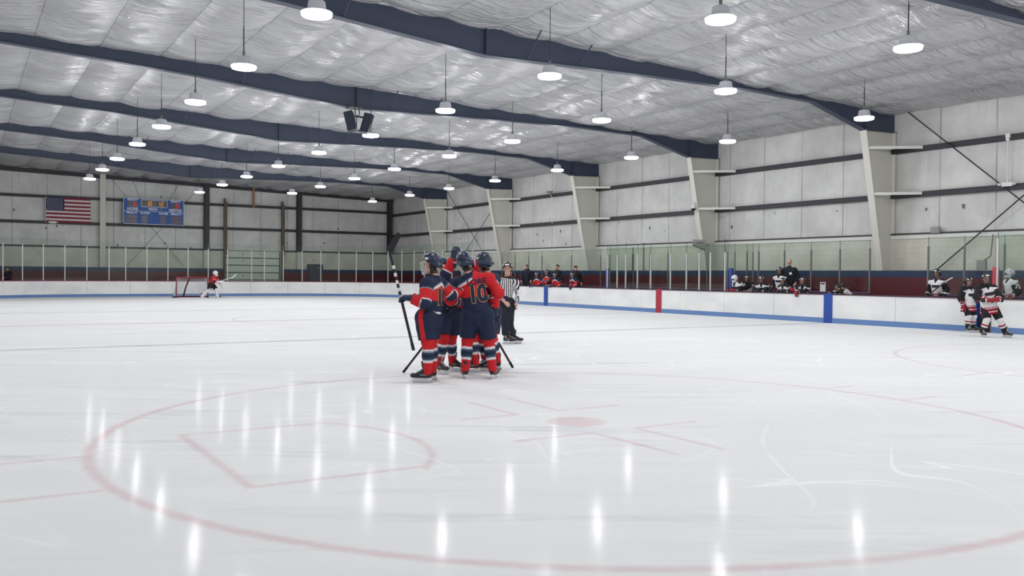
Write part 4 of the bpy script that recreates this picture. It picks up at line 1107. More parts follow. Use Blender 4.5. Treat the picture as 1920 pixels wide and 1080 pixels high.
def person(label, loc, po, kit, res=.012, cat='person', group=None, rz=None, seed=1):
    g = po.get; sc = g('sc', 1.0)
    root = empty('person', loc, VROT if rz is None else rz); tag(root, label, cat, group)
    ph = g('face', 0); F_ = rotz(ph) @ A3(0, 1, 0); R_ = rotz(ph) @ A3(1, 0, 0); Z_ = A3(0, 0, 1)
    P = A3(*po['pel']); N = A3(*po['neck']); H = A3(*po['head'])
    up = nrm(N - P)
    sw = .185 * sc
    rs = A3(*g('rs')) if g('rs') else N + R_ * sw - up * .07 * sc; ls = A3(*g('ls')) if g('ls') else N - R_ * sw - up * .07 * sc
    def arm(s, side):
        w = A3(*po[side + 'w']); e = g(side + 'e')
        if e is None: e, w = ik(s, w, .29 * sc, .27 * sc, -Z_ - .5 * F_ + (R_ if side == 'r' else -R_) * .5)
        return A3(*e), w
    le, lw = arm(ls, 'l'); re, rw = arm(rs, 'r')
    lh = P - R_ * .10 * sc; rh = P + R_ * .10 * sc
    la = A3(*g('la', P - R_ * .13 - Z_ * (P[2] - .14))); ra = A3(*g('ra', P + R_ * .13 - Z_ * (P[2] - .14)))
    def leg(h, a, side):
        k = g(side + 'k')
        if k is None: k, a2 = ik(h, a, .43 * sc, .42 * sc, F_ + Z_ * .2)
        return A3(*k)
    lk = leg(lh, la, 'l'); rk = leg(rh, ra, 'r')
    HR = rotz(g('hface', ph)) @ rotx(-g('hp', 0)) @ roty(g('hr', 0))
    hd = lambda v: H + HR @ (A3(*v) * sc)
    # ---- body: one continuous skin
    b = Sdf(min(res, .011) if kit['bare'] else res, .025)
    for c, r in (((0, -.012, .035), (.076, .096, .090)), ((0, .030, -.07), (.056, .060, .045))): b.ell(hd(c), A3(*r) * sc, HR)
    b.cone(hd((0, .045, .0)), hd((0, .052, -.07)), .055 * sc, .040 * sc); b.ell(hd((0, .080, -.098)), A3(.02, .016, .016) * sc, HR, .015)
    b.cone(hd((0, .094, .008)), hd((0, .114, -.030)), .009 * sc, .014 * sc, .008); b.ell(hd((0, .086, .024)), A3(.05, .016, .011) * sc, HR, .012)
    for x in (-1, 1):
        b.ell(hd((x * .078, -.006, -.01)), A3(.012, .022, .034) * sc, HR, .008); b.ell(hd((x * .032, .106, .004)), A3(.017, .013, .011) * sc, HR, .008, True)
    b.ell(hd((0, .092, -.058)), A3(.026, .013, .010) * sc, HR, .006)
    b.cone(hd((0, -.022, -.07)), N + F_ * -.01, .056 * sc, .066 * sc)
    b.cone(P, N - up * .16 * sc, .13 * sc, .13 * sc, .05, (F_, .72)); b.cone(ls, rs, .06 * sc, .06 * sc, .05)
    for s, e, w in ((ls, le, lw), (rs, re, rw)): b.cone(s, e, .055 * sc, .043 * sc); b.cone(e, w, .043 * sc, .030 * sc)
    for h, k, a in ((lh, lk, la), (rh, rk, ra)): b.cone(h, k, .085 * sc, .058 * sc); b.cone(k, a, .056 * sc, .038 * sc); b.cone(a, a + A3(0, 0, -.05), .036, .036)
    if kit['bare']:
        for e, w, m in ((le, lw, -1), (re, rw, 1)):
            q = frame(w - e, g('hz', F_) if g('hz') is not None else F_); T = lambda v: w + q @ (A3(v[0] * m, v[1], v[2]) * sc)
            b.cone(T((0, 0, 0)), T((0, .075, 0)), .030, .040, .012, (q[:, 2], .55))
            for x, L in ((-.030, .95), (-.010, 1.05), (.010, 1.0), (.029, .8)):
                p0 = T((x, .088, 0)); p1 = T((x, .088 + .040 * L, -.012)); p2 = T((x, .088 + .046 * L, -.045 * L)); p3 = T((x, .075 + .02 * L, -.052 * L))
                b.cone(p0, p1, .0095, .0088, .005); b.cone(p1, p2, .0088, .008, .005); b.cone(p2, p3, .008, .0075, .005)
            b.cone(T((-.036, .03, -.008)), T((-.056, .068, -.028)), .013, .0105, .008); b.cone(T((-.056, .068, -.028)), T((-.036, .095, -.046)), .0105, .009, .006)
    V, F = b.mesh()
    L = (V - H) @ HR / sc; col = np.tile(C['skin'] if not kit.get('tan') else kit['tan'], (len(V), 1))
    hz = np.linalg.norm(L, axis=1) < .17
    if not kit['bare'] or kit.get('helmet'): col[hz & (L[:, 1] < .02 - .2 * np.abs(L[:, 0])) & (L[:, 2] > -.135)] = kit.get('haircol', C['hairdark'])
    for x in (-1, 1): col[hz & (np.abs(L[:, 0] - x * .032) < .016) & (L[:, 1] > .07) & (np.abs(L[:, 2] - .004) < .008)] = C['eye']
    for x in (-1, 1): col[hz & (np.abs(L[:, 0] - x * .034) < .022) & (L[:, 1] > .08) & (np.abs(L[:, 2] - .026) < .006)] = kit.get('haircol', C['hairdark'])
    col[hz & (np.abs(L[:, 0]) < .025) & (L[:, 1] > .075) & (np.abs(L[:, 2] + .058) < .008)] = C['lip']
    tl, dl = seg(V, lh, lk); tr, dr = seg(V, rh, rk); below = (V[:, 2] < P[2] - .02 * sc) & (np.minimum(dl, dr) < .2)
    armd = np.minimum(np.minimum(seg(V, ls, le)[1], seg(V, le, lw)[1]), np.minimum(seg(V, rs, re)[1], seg(V, re, rw)[1]))
    col[below & (armd > .06)] = kit['pants']
    me = mesh_from('body', V, F, M['skin'], None, True, col); link_mesh('body', me, root)
    # ---- top garment
    top = kit['top']; bulk = kit.get('bulk', 1.0) * sc
    j = Sdf(res, .045)
    fl = (F_, kit.get('flat', .74))
    hemh = kit['hem']; HL = np.linalg.norm(N - P)
    low = P + up * min(hemh, .1) * HL
    j.cone(low, P + up * .55 * HL, .185 * bulk * kit.get('waist', 1.0), .180 * bulk, .06, fl); j.cone(P + up * .5 * HL, N - up * .13 * sc, .180 * bulk, .165 * bulk, .06, fl)
    j.cone(ls, rs, .098 * bulk, .098 * bulk, .06); j.cone(N - up * .06 * sc, N + up * .015 * sc, .10 * sc, .068 * sc, .04)
    if top == 'jacket': j.cone(N - up * .02, N + up * .055 * sc, .082 * sc, .070 * sc, .02)
    sl = kit.get('sleeve', 1.0) * bulk
    for s, e, w in ((ls, le, lw), (rs, re, rw)): j.cone(s, e, .094 * sl, .080 * sl, .04); j.cone(e, e + (w - e) * .92, .080 * sl, .062 * sl, .03, None, (-.5, .98))
    cuts = [(P + up * hemh * HL, -up)]
    V, F = j.mesh(fold_noise(.0125 if res < .015 else .009, seed), cuts)
    t1, d1 = seg(V, ls, le); t2, d2 = seg(V, le, lw); t3, d3 = seg(V, rs, re); t4, d4 = seg(V, re, rw)
    tL = np.where(d1 <= d2, t1, 1 + t2); tR = np.where(d3 <= d4, t3, 1 + t4); dL = np.minimum(d1, d2); dR = np.minimum(d3, d4)
    ta = np.where(dL < dR, tL, tR); da = np.minimum(dL, dR)
    tt, dt = seg(V, P, N - up * .1 * sc)
    isarm = (da < .115 * sl) & (ta > .22) & ((da - .08 * sl < dt - .15 * sc) | (ta > .75))
    hh = (V - P) @ up / HL; sd = (V - N) @ R_; wv = (V - N) @ up; fw = (V - N) @ F_
    col = np.tile(kit['base'], (len(V), 1))
    if top == 'red':
        yk = g('yoke', 'LR')
        lim = -.025 * sc - .50 * np.abs(sd) + kit.get('yup', 0); ok = ((sd < .02) if yk == 'L' else (sd > -.02) if yk == 'R' else np.ones(len(V), bool))
        col[ok & (wv > lim - .05)] = C['white']; col[ok & (wv > lim - .018)] = C['grey']; col[ok & (wv > lim)] = C['navy']
        tor = ~isarm
        
        if kit.get('plain'): col[tor & (hh < .12)] = C['black']; col[tor & (hh < .07)] = C['white']
        else: col[tor & (hh < .46)] = C['navy']
        
        if not g('nohem') and not kit.get('plain'): col[tor & (hh < hemh + .085)] = C['white']; col[tor & (hh < hemh + .04)] = C['navy']
        col[isarm] = C['red']; a = isarm & ok; col[a & (ta < .33)] = C['grey']; col[a & (ta < .27)] = C['navy']
        cs = g('cuff', 0)
        for x0, x1, cc in ((.84 + cs, .89 + cs, 'white'), (.89 + cs, .92 + cs, 'grey'), (.92 + cs, 1.22 + cs, 'navy'), (1.22 + cs, 1.28 + cs, 'white')): col[isarm & (ta >= x0) & (ta < x1)] = C[cc]
    elif top == 'white':
        col[(wv > -.02 * sc - .22 * np.abs(sd) + kit.get('wup', 0))] = C['black']; col[(np.abs(sd) < .05) & (fw > 0) & (wv > -.10 + np.abs(sd) * 1.6)] = C['black']
        tor = ~isarm
        for x0, x1, cc in ((-.9, -.30, 'black'), (-.30, -.20, 'wred'), (-.20, -.165, 'white'), (-.165, -.04, 'wred'), (-.04, -.01, 'white'), (-.01, .03, 'wred')): col[tor & (hh >= x0) & (hh < x1)] = C[cc]
        col[isarm] = C['black']; col[isarm & (ta > 1.5)] = C['black'] if kit.get('nored') else C['wred']; col[isarm & (ta > 1.62) & (ta < 1.74)] = C['white']
        col[tor & (hh > .05) & (hh < .8) & (fw < -.05) & (np.abs(sd) < .12) & (seed % 2 == 0)] = C['white']
    elif top == 'ref':
        sarc = np.where(isarm, 0, np.arctan2(sd, np.abs(fw) + .02) * .21)
        colr = np.floor(sarc / .031 + 200.5).astype(int) % 2
        def ang(s_, e_, w_):
            d = nrm(w_ - s_); e1 = nrm(np.cross(d, F_ + A3(.01, .02, 0))); e2 = np.cross(d, e1); Q = V - s_; return np.arctan2(Q @ e1, Q @ e2)
        an = np.where(dL < dR, ang(ls, le, lw), ang(rs, re, rw)); ca = np.floor(an / (2 * PI) * 14 + 100).astype(int) % 2
        w = np.where(isarm, ca, colr); col = np.where((w == 0)[:, None], A3(*C['black'])[None], A3(*C['white'])[None])
        col[wv > .0] = C['black']; col[isarm & (ta > 1.9)] = C['black']
    elif top == 'jacket':
        pass
    if g('back'):
        for txt, size, dz, cc, ed, grow, sx in g('back'):
            c = N - up * dz * sc - F_ * .02 + R_ * g('backx', 0); V, F, col = lettering_on(V, F, col, txt, c, -F_, up, size, C[cc], C[ed] if ed else None, sx, grow)
    if kit.get('logo') and g('logo', True):
        c = N - up * .22 * sc
        V, F, col = lettering_on(V, F, col, 'OOO', c, F_, up, .095 * sc, C['black'], None, 1.05, .016, .004)
    if kit.get('crest'):
        V, F, col = lettering_on(V, F, col, 'o', N - up * .17 * sc - R_ * .09, F_, up, .13, C['white'], None, 1, .02)
    if g('sleeve_no'): V, F, col = lettering_on(V, F, col, g('sleeve_no'), ls * .55 + le * .45, A3(0, -1, 0), Z_, .17, C['white'], None, .9, .006)
    me = mesh_from(kit['topname'], V, F, M['cloth'], None, True, col); link_mesh(kit['topname'], me, root)
    # ---- pants, socks, skates
    if kit.get('legs', True):
        pw = kit.get('pw', 1.0) * sc
        j = Sdf(res, .04)
        pt = g('pt', P + up * .14 * HL)
        j.cone(pt, P - Z_ * .03, .165 * pw, .180 * pw, .05, (F_, .80))
        kn = kit.get('knee', .93)
        for h, k, a in ((lh, lk, la), (rh, rk, ra)):
            if kn <= 1: j.cone(h, k, .146 * pw, .118 * pw, .012, None, (-.6, kn))
            else: j.cone(h, k, .125 * pw, .098 * pw, .03); j.cone(k, k + (a - k) * .96, .098 * pw, .088 * pw, .02, None, (-.5, .9))
        V, F = j.mesh(fold_noise(.007 if kn <= 1 else .010, seed + 40, 11))
        col = np.tile(kit['pants'], (len(V), 1))
        if kit.get('stripe'):
            for h, k, sgn in ((lh, lk, -1), (rh, rk, 1)):
                t, d = seg(V, h, k); Q = V - (h + t[:, None] * (k - h)); ra_ = rotz(g('sa', 0) * -sgn) @ R_; lat = Q @ (ra_ * sgn); fr = np.abs(Q @ (rotz(90) @ ra_))
                col[(lat > 0) & (fr < .036) & (d < .24) & (lat > fr * 1.2)] = C['red'] if kit['stripe'] == 1 else kit['stripe']
        nm = 'trousers' if kn > 1 else 'pants'
        link_mesh(nm, mesh_from(nm, V, F, M['cloth'], None, True, col), root)
        for k, a, h in ((lk, la, lh), (rk, ra, rh)):
            if kn <= 1:
                d = nrm(a - k); fwd = nrm(F_ - d * (F_ @ d)); pad = kit.get('pads')
                j = Sdf(min(res, .011), .03); k0 = k + (h - k) * .22
                if pad:
                    j.cone(k + fwd * .03 + (h - k) * .25, a + fwd * .05 - Z_ * .03, .125 * sc, .135 * sc, .03, (fwd, .55)); j.cone(k, a, .09 * sc, .07 * sc)
                else:
                    j.cone(k0, k, .085 * sc, .086 * sc); j.cone(k, k + (a - k) * .45, .082 * sc, .078 * sc); j.cone(k + (a - k) * .45, a, .078 * sc, .058 * sc)
                    j.ell(k + (a - k) * .38 - fwd * .022, A3(.066, .066, .12) * sc, None, .04); j.ell(k + fwd * .02, A3(.07, .07, .07) * sc, None, .03)
                V, F = j.mesh(fold_noise(.003, seed + 9, 20))
                t = (V - k) @ (a - k) / ((a - k) @ (a - k)); col = np.tile(kit['sock'], (len(V), 1))
                for x0, x1, cc in kit['bands']: col[(t >= x0) & (t < x1)] = C[cc]
                link_mesh('leg_pad' if pad else 'sock', mesh_from('sock', V, F, M['cloth'], None, True, col), root)
        for a, ky in ((la, 'lt'), (ra, 'rt')):
            Q = rotz(g(ky, ph)) @ rotx(g(ky + 'p', 0)); p0 = A3(a[0], a[1], a[2] - .14 * sc)
            sk = put('skate', 'skate_black', root, p0 + Q @ A3(0, .045, 0) * sc, Q, sc)
            for nm, ky2 in (('blade_holder', 'holder'), ('runner', 'runner')):
                o = bpy.data.objects.new(nm, TPL[ky2]); COL.objects.link(o); o.parent = sk
    # ---- head gear, hands
    if kit.get('helmet'):
        hm = put(kit.get('hname', 'helmet'), kit['helmet'], root, H, HR, sc * 1.06)
        if kit.get('cage'):
            o = bpy.data.objects.new('visor' if kit['cage'] == 'visor' else 'face_cage', TPL[kit['cage']]); COL.objects.link(o); o.parent = hm
    if kit.get('hair'):
        j = Sdf(.010, .02); q = kit['hair']
        j.ell(hd((0, -.02, .045)), A3(.084, .104, .094) * sc, HR); 
        if q == 'cap': j.ell(hd((0, .0, .06)), A3(.092, .115, .085) * sc, HR); j.cone(hd((-.03, .10, .05)), hd((.03, .10, .05)), .035 * sc, .035 * sc)
        V, F = j.mesh(cuts=[(hd((0, .03, .035 if q != 'bald' else .05)), HR @ A3(0, .75, -1)), (hd((0, 0, -.04)), HR @ A3(0, 0, -1))])
        link_mesh('cap' if q == 'cap' else 'hair', mesh_from('hair', V, F, M['skin'] if q != 'cap' else M['cloth'], None, True, np.tile(kit['haircol'], (len(V), 1))), root)
    if kit.get('glove'):
        for sd_, e, w, ky in (('l', le, lw, 'lg'), ('r', re, rw, 'rg')):
            d = nrm(w - e); d = A3(*g(ky)) if g(ky) else d
            q = frame(d, g(ky + 'z', F_ + Z_ * .6))
            put('glove', kit['glove'] + sd_, root, w + nrm(d) * .035 * sc, q, sc * 1.02)
    if kit.get('hood'):
        j = Sdf(res, .03); c = N - F_ * .07 + up * .05
        j.ell(c, (.14, .10, .11), rotz(ph)); j.ell(c + F_ * .08 + up * .08, (.09, .08, .10), rotz(ph), .02, True)
        V, F = j.mesh(); link_mesh('hood', mesh_from('hood', V, F, M['cloth'], None, True, np.tile(kit['base'], (len(V), 1))), root)
    return root

RB = [(-.9, .24, 'red'), (.24, .31, 'white'), (.31, .34, 'grey'), (.34, .57, 'teal'), (.40, .5, 'navy'), (.57, .60, 'grey'), (.60, .67, 'white')]
WB = [(.34, .46, 'wred'), (.46, .60, 'white'), (.60, 2, 'black')]
KRED = dict(top='red', topname='jersey', base=C['red'], hem=.10, pants=C['navy'], stripe=1, sock=C['red'], bands=RB, helmet='helmet_navy', cage='cage_white', glove='glove_navy', bare=False, pw=1.06)
KWHT = dict(top='white', topname='jersey', base=C['white'], hem=-.30, pants=C['black'], sock=C['white'], bands=WB, helmet='helmet_black', cage='cage_dark', glove='glove_wred', bare=False, logo=True, bulk=1.06, waist=1.22, pw=.84, flat=.9)
KREF = dict(top='ref', topname='striped_shirt', base=C['white'], hem=.04, pants=srgb(34, 36, 48), knee=2, helmet='helmet_black', cage='visor', bare=True, bulk=.93, sleeve=.78, pw=1.0)
KCOACH = dict(top='jacket', topname='jacket', base=C['jacket'], hem=-.12, pants=C['jean'], legs=False, bare=True, hair='bald', haircol=C['hairgrey'], crest=True, bulk=1.08, sleeve=.95)
KDARK = dict(top='jacket', topname='coat', base=C['coat'], hem=-.5, pants=C['coat'], legs=False, bare=True, hair='short', haircol=C['hairdark'], bulk=1.05, hood=True)
KRB = dict(KRED, yup=.07, cage='cage_dark', legs=False, hem=-.25, pants=C['navy']); KWB = dict(KWHT, flat=.74, legs=False, bulk=1.0, waist=1.0, wup=.05, glove='glove_black', nored=True)
KRG = dict(KRED, helmet='mask_plain', hname='goalie_mask', cage=None, glove='glove_block', pants=C['black'], stripe=None, sock=C['white'], bands=[], pads=True, pw=1.05, bulk=1.12, hem=-.05, yup=.25, plain=True)
KWG = dict(KWB, helmet='mask_plain', hname='goalie_mask', cage=None, glove='glove_wred', bulk=1.12, wup=.09)
KWG2 = dict(KWG, helmet='mask_silver')

def stick(label, a, b, bdir, shaft='shaft', blade='tape', L=None, group=None, bl=.30, prints=False):
    """shaft from butt a to heel b; blade leaves the heel along bdir"""
    a = A3(*a); b = A3(*b); d = nrm(b - a)
    r = empty('hockey_stick', tuple(a)); tag(r, label, 'hockey stick', group)
    m = MB(); m.bar((0, 0, 0), b - a, .026, .034, 0)
    Ls = np.linalg.norm(b - a)
    m.bar((0, 0, 0), d * .10, .030, .038, 1)
    if prints:
        for t in np.arange(.52, .84, .075): m.bar(d * Ls * t, d * (Ls * t + .05), .0275, .0355, 2)
    m.build('shaft', [M[shaft], M['tape'], M['white_tape']], r)
    bd = nrm(bdir); nn = nrm(np.cross(d, bd)); w = nrm(np.cross(bd, nn))
    if w @ d > 0: w = -w
    V = []; n = 9
    for i in range(n + 1):
        t = i / n; c = (b - a) + bd * (t * bl) + nn * (.03 * t * t) + d * .0
        hw = .034 + .007 * math.sin(t * PI) - (.012 if i == n else 0)
        for u, v in ((-1, -1), (1, -1), (1, 1), (-1, 1)): V.append(c + w * (hw * u - .0) + nn * .006 * v)
    F = [(0, 1, 2, 3), (4 * n + 3, 4 * n + 2, 4 * n + 1, 4 * n)] + [(4 * i + k, 4 * i + 4 + k, 4 * i + 4 + (k + 1) % 4, 4 * i + (k + 1) % 4) for i in range(n) for k in range(4)]
    q = MB(); q.add(V, F); q.build('blade', M[blade], r)
    return r

def vw(origin, p):
    """a point given as (right, away, up) from a ground point, in world coordinates"""
    return A3(origin[0] + AX[0] * p[0] + AY[0] * p[1], origin[1] + AX[1] * p[0] + AY[1] * p[1], p[2])

def build_skaters():
    G_ = 'red skaters celebrating in a huddle'
    O1 = (5.48, 11.07, 0)
    person('skater in red and navy at the huddle\'s left side, raising a stick in one glove', O1, dict(
        pel=(.08, .02, .90), neck=(.15, .03, 1.45), head=(.10, .02, 1.655), face=66, hface=80, hp=4,
        le=(.05, -.25, 1.12), lw=(-.13, -.22, 1.185), re=(.36, .26, 1.22), rw=(.56, .42, 1.28), lg=(-1, .1, .0), lgz=(0, -.3, 1),
        la=(.075, -.09, .14), ra=(.12, .17, .14), lk=(.075, -.10, .58), rk=(.10, .13, .58), lt=84, rt=72,
        back=[('10', .30, .265, 'navy', 'gold', .012, .8)], backx=.02), KRED, .011, group=G_, seed=3)
    O2 = (6.24, 11.88, 0)
    person('skater in red facing the camera with bowed head, one glove on a teammate\'s helmet', O2, dict(
        pel=(.04, .06, .90), neck=(-.01, .06, 1.42), head=(-.03, -.03, 1.605), face=-150, hface=-165, hp=30, sc=.97,
        re=(.02, -.22, 1.50), rw=(.15, -.20, 1.76), rg=(.15, .1, 1), rgz=(-.6, -1, 0), le=(.30, .15, 1.18), lw=(.25, .1, .95),
        ra=(-.07, -.08, .14), la=(.10, .34, .14), rk=(.0, -.12, .56), lk=(.10, .12, .56), rt=-140, lt=-120), KRED, .012, group=G_, seed=5)
    O3 = (6.73, 11.87, 0)
    person('skater in red hidden behind the number 10 player, arm across a teammate\'s shoulder', O3, dict(
        pel=(.03, .12, .92), neck=(-.04, .10, 1.44), head=(-.07, .03, 1.61), face=180, hface=180, hp=20, sc=.98,
        le=(-.08, -.10, 1.63), lw=(.10, -.12, 1.69), lg=(1, .1, .1), re=(-.30, .05, 1.2), rw=(-.42, .1, 1.36),
        ra=(.06, -.10, .14), la=(.20, .22, .14), rk=(.0, -.06, .56), lk=(.14, .08, .56), rt=96, lt=150), KRED, .012, group=G_, seed=8)
    O4 = (6.33, 10.98, 0)
    person('skater in red and navy jersey numbered 10, seen from behind in the huddle', O4, dict(
        pel=(-.02, .02, .93), neck=(-.10, .05, 1.50), head=(-.22, .08, 1.685), face=-8, hface=12, hp=8, hr=-14,
        ls=(-.31, .06, 1.40), rs=(.13, .04, 1.465), le=(-.42, .06, 1.15), lw=(-.30, .28, 1.10), re=(.27, .06, 1.25), rw=(.16, .34, 1.28),
        la=(-.19, .0, .14), ra=(.205, .02, .14), lk=(-.165, .05, .57), rk=(.14, .05, .57), lt=14, rt=-18, yoke='L', cuff=.5, sa=-38, nohem=True,
        back=[('10', .335, .27, 'navy', 'gold', .014, .80), ('LORE', .115, .092, 'navy', None, .003, 1.0)], backx=.065), dict(KRED, pw=1.0), .010, group=G_, seed=11)
    O5 = (6.97, 11.75, 0)
    person('skater in red at the huddle\'s right side, mostly behind the number 10 player', O5, dict(
        pel=(-.02, .05, .92), neck=(-.04, .04, 1.50), head=(-.11, .03, 1.70), face=55, hface=62, hp=12, sc=1.0,
        le=(.08, -.16, 1.22), lw=(.09, -.20, .97), re=(-.10, .30, 1.3), rw=(-.35, .25, 1.34),
        la=(.03, -.06, .14), ra=(.12, .24, .14), lk=(.03, -.05, .57), rk=(.02, .18, .57), lt=70, rt=60), KRED, .012, group=G_, seed=14)
    # sticks of the huddle
    stick('black stick held upright by the left skater, blade above the helmets', vw(O1, (-.11, -.20, .46)), vw(O1, (-.455, -.16, 1.83)), (.35, .0, .62), prints=True)
    stick('dark stick slanting down left to the ice behind the raised-stick skater', vw((5.48, 11.07), (-.40, .98, .02)), vw((5.48, 11.07), (.36, .98, 1.02)), (.9, .2, .5), 'shaft')
    stick('dark stick slanting down right to the ice beside the number 10 player', vw((6.97, 11.75), (.37, .42, .02)), vw((6.97, 11.75), (-.28, .48, 1.12)), (-.9, .2, .4), 'shaft_brown')
    stick('short visible stick end near the skates of the left skater', vw((5.48, 11.07), (-.12, 1.40, .02)), vw((5.48, 11.07), (.36, 1.55, 1.05)), (.9, .2, .4), 'shaft')
    # referee
    OR = (10.12, 16.32, 0)
    person('referee in black and white striped shirt standing right of the huddle', OR, dict(
        pel=(-.06, .02, .93), neck=(.0, .03, 1.44), head=(.0, .0, 1.645), face=172, hface=176, hp=4, sc=1.0,
        re=(-.27, -.02, 1.13), rw=(-.05, -.24, .93), le=(.24, .04, 1.13), lw=(.20, -.08, .90), hz=(0, -1, .2),
        ra=(-.02, .02, .14), la=(.12, .10, .14), rk=(-.04, -.05, .54), lk=(.05, .0, .54), rt=-105, lt=-95), KREF, .011, seed=21)
    # white team on the ice by the gate
    OW = (22.82, 12.7, 0)
    person('skater in white and black jersey with arms folded, standing before the open gate', OW, dict(
        pel=(-.07, .02, .78), neck=(-.17, .02, 1.335), head=(-.185, -.02, 1.52), face=176, hface=170, hp=4, sc=.95,
        le=(.13, -.10, 1.06), lw=(-.02, -.28, .98), re=(-.48, -.08, 1.06), rw=(-.30, -.28, .97), lg=(-1, -.1, .02), rg=(1, -.1, -.02),
        ra=(-.25, .0, .13), la=(.30, -.06, .13), rk=(-.19, -.10, .46), lk=(.14, -.12, .46), rt=172, lt=-158), KWHT, .012, seed=30)
    OV = (24.17, 14.16, 0)
    person('shorter skater in white and black jersey standing left of the gate', OV, dict(
        pel=(.04, .02, .75), neck=(.0, .02, 1.26), head=(.0, -.02, 1.435), face=-160, hface=-145, hp=6, sc=.9,
        re=(-.24, -.04, 1.0), rw=(-.20, -.14, .76), rg=(.2, -.3, -1), le=(.26, -.08, 1.0), lw=(.14, -.28, .94),
        ra=(-.02, -.05, .13), la=(.24, .15, .13), rk=(-.02, -.12, .45), lk=(.17, -.02, .45), rt=178, lt=-150), KWHT, .013, seed=33)
    # far goalie
    OG = (12.45, 53.5, 0)
    person('goalie in red jersey and white leg pads skating beside the far goal', OG, dict(
        pel=(.03, .05, .84), neck=(.22, .02, 1.27), head=(.29, -.02, 1.46), face=-85, hface=-80, hp=5, sc=1.0,
        le=(.36, .25, 1.02), lw=(.58, .14, .80), re=(.34, -.28, 1.02), rw=(.60, -.20, .98),
        la=(.34, .12, .14), ra=(-.48, -.12, .14), lk=(.30, .10, .52), rk=(-.06, -.14, .50), lt=-70, rt=-60), KRG, .018, seed=41)
    stick('white goalie stick held up in front of the far goalie', vw(OG, (.30, -.22, .92)), vw(OG, (1.35, -.26, 1.22)), (.75, 0, .55), 'white_tape', 'white_tape', bl=.34)

FB = 122.0    # facing the ice from the benches, in the view frame
def bencher(label, X, Y, top, kit, mode='sit', turn=0, sc=.95, seed=1, group=None, tilt=0, lean=.22, floor=.35, extra=None):
    ph = FB + turn; F_ = rotz(ph) @ A3(0, 1, 0); R_ = rotz(ph) @ A3(1, 0, 0); Fb = rotz(FB) @ A3(0, 1, 0); Rb = rotz(FB) @ A3(1, 0, 0)
    hz = top - .165 * sc
    if mode == 'stand':
        pel = A3(0, 0, floor + (hz - floor) * .56); neck = A3(0, 0, hz - .205 * sc) + F_ * .03; head = A3(0, 0, hz) + F_ * .05
        d = dict(lw=neck - R_ * .27 - A3(0, 0, .52 * sc) + F_ * .1, rw=neck + R_ * .27 - A3(0, 0, .52 * sc) + F_ * .1)
        a = A3(0, 0, floor + .06)
        d['la'] = a - R_ * .11; d['ra'] = a + R_ * .11
    else:
        neck = A3(0, 0, hz - .17 * sc) + F_ * (lean - .05); head = A3(0, 0, hz) + F_ * lean
        pel = A3(0, 0, max(.82, neck[2] - .50 * sc)) - F_ * .1
        d = {}
        rail = X - XB - .02
        if mode == 'rail':
            for s, q in (('l', -1), ('r', 1)): d[s + 'w'] = Fb * (rail - .10) + Rb * q * .15 + A3(0, 0, 1.0)
        elif mode == 'over':
            d['lw'] = Fb * (rail + .075) - Rb * .10 + A3(0, 0, 1.03); d['lg'] = Fb * .15 + A3(0, 0, -1); d['lgz'] = Fb; d['rw'] = Fb * (rail - .1) + Rb * .15 + A3(0, 0, 1.06)
        else:
            for s, q in (('l', -1), ('r', 1)): d[s + 'w'] = neck + F_ * .24 + R_ * q * .12 - A3(0, 0, .36 * sc)
        for s, q in (('l', -1), ('r', 1)):
            k = pel + F_ * .40 + R_ * q * .13; k[2] = max(.80, pel[2] - .02); d[s + 'k'] = k; d[s + 'a'] = A3(k[0], k[1], .45) + F_ * .02
    d.update(pel=tuple(pel), neck=tuple(neck), head=tuple(head), face=ph, hface=ph + tilt, hp=6 if mode != 'stand' else 2, sc=sc)
    for k in list(d):
        if isinstance(d[k], np.ndarray): d[k] = tuple(d[k])
    if extra: d.update(extra)
    return person(label, (X, Y, 0), d, kit, .02, group=group, seed=seed)

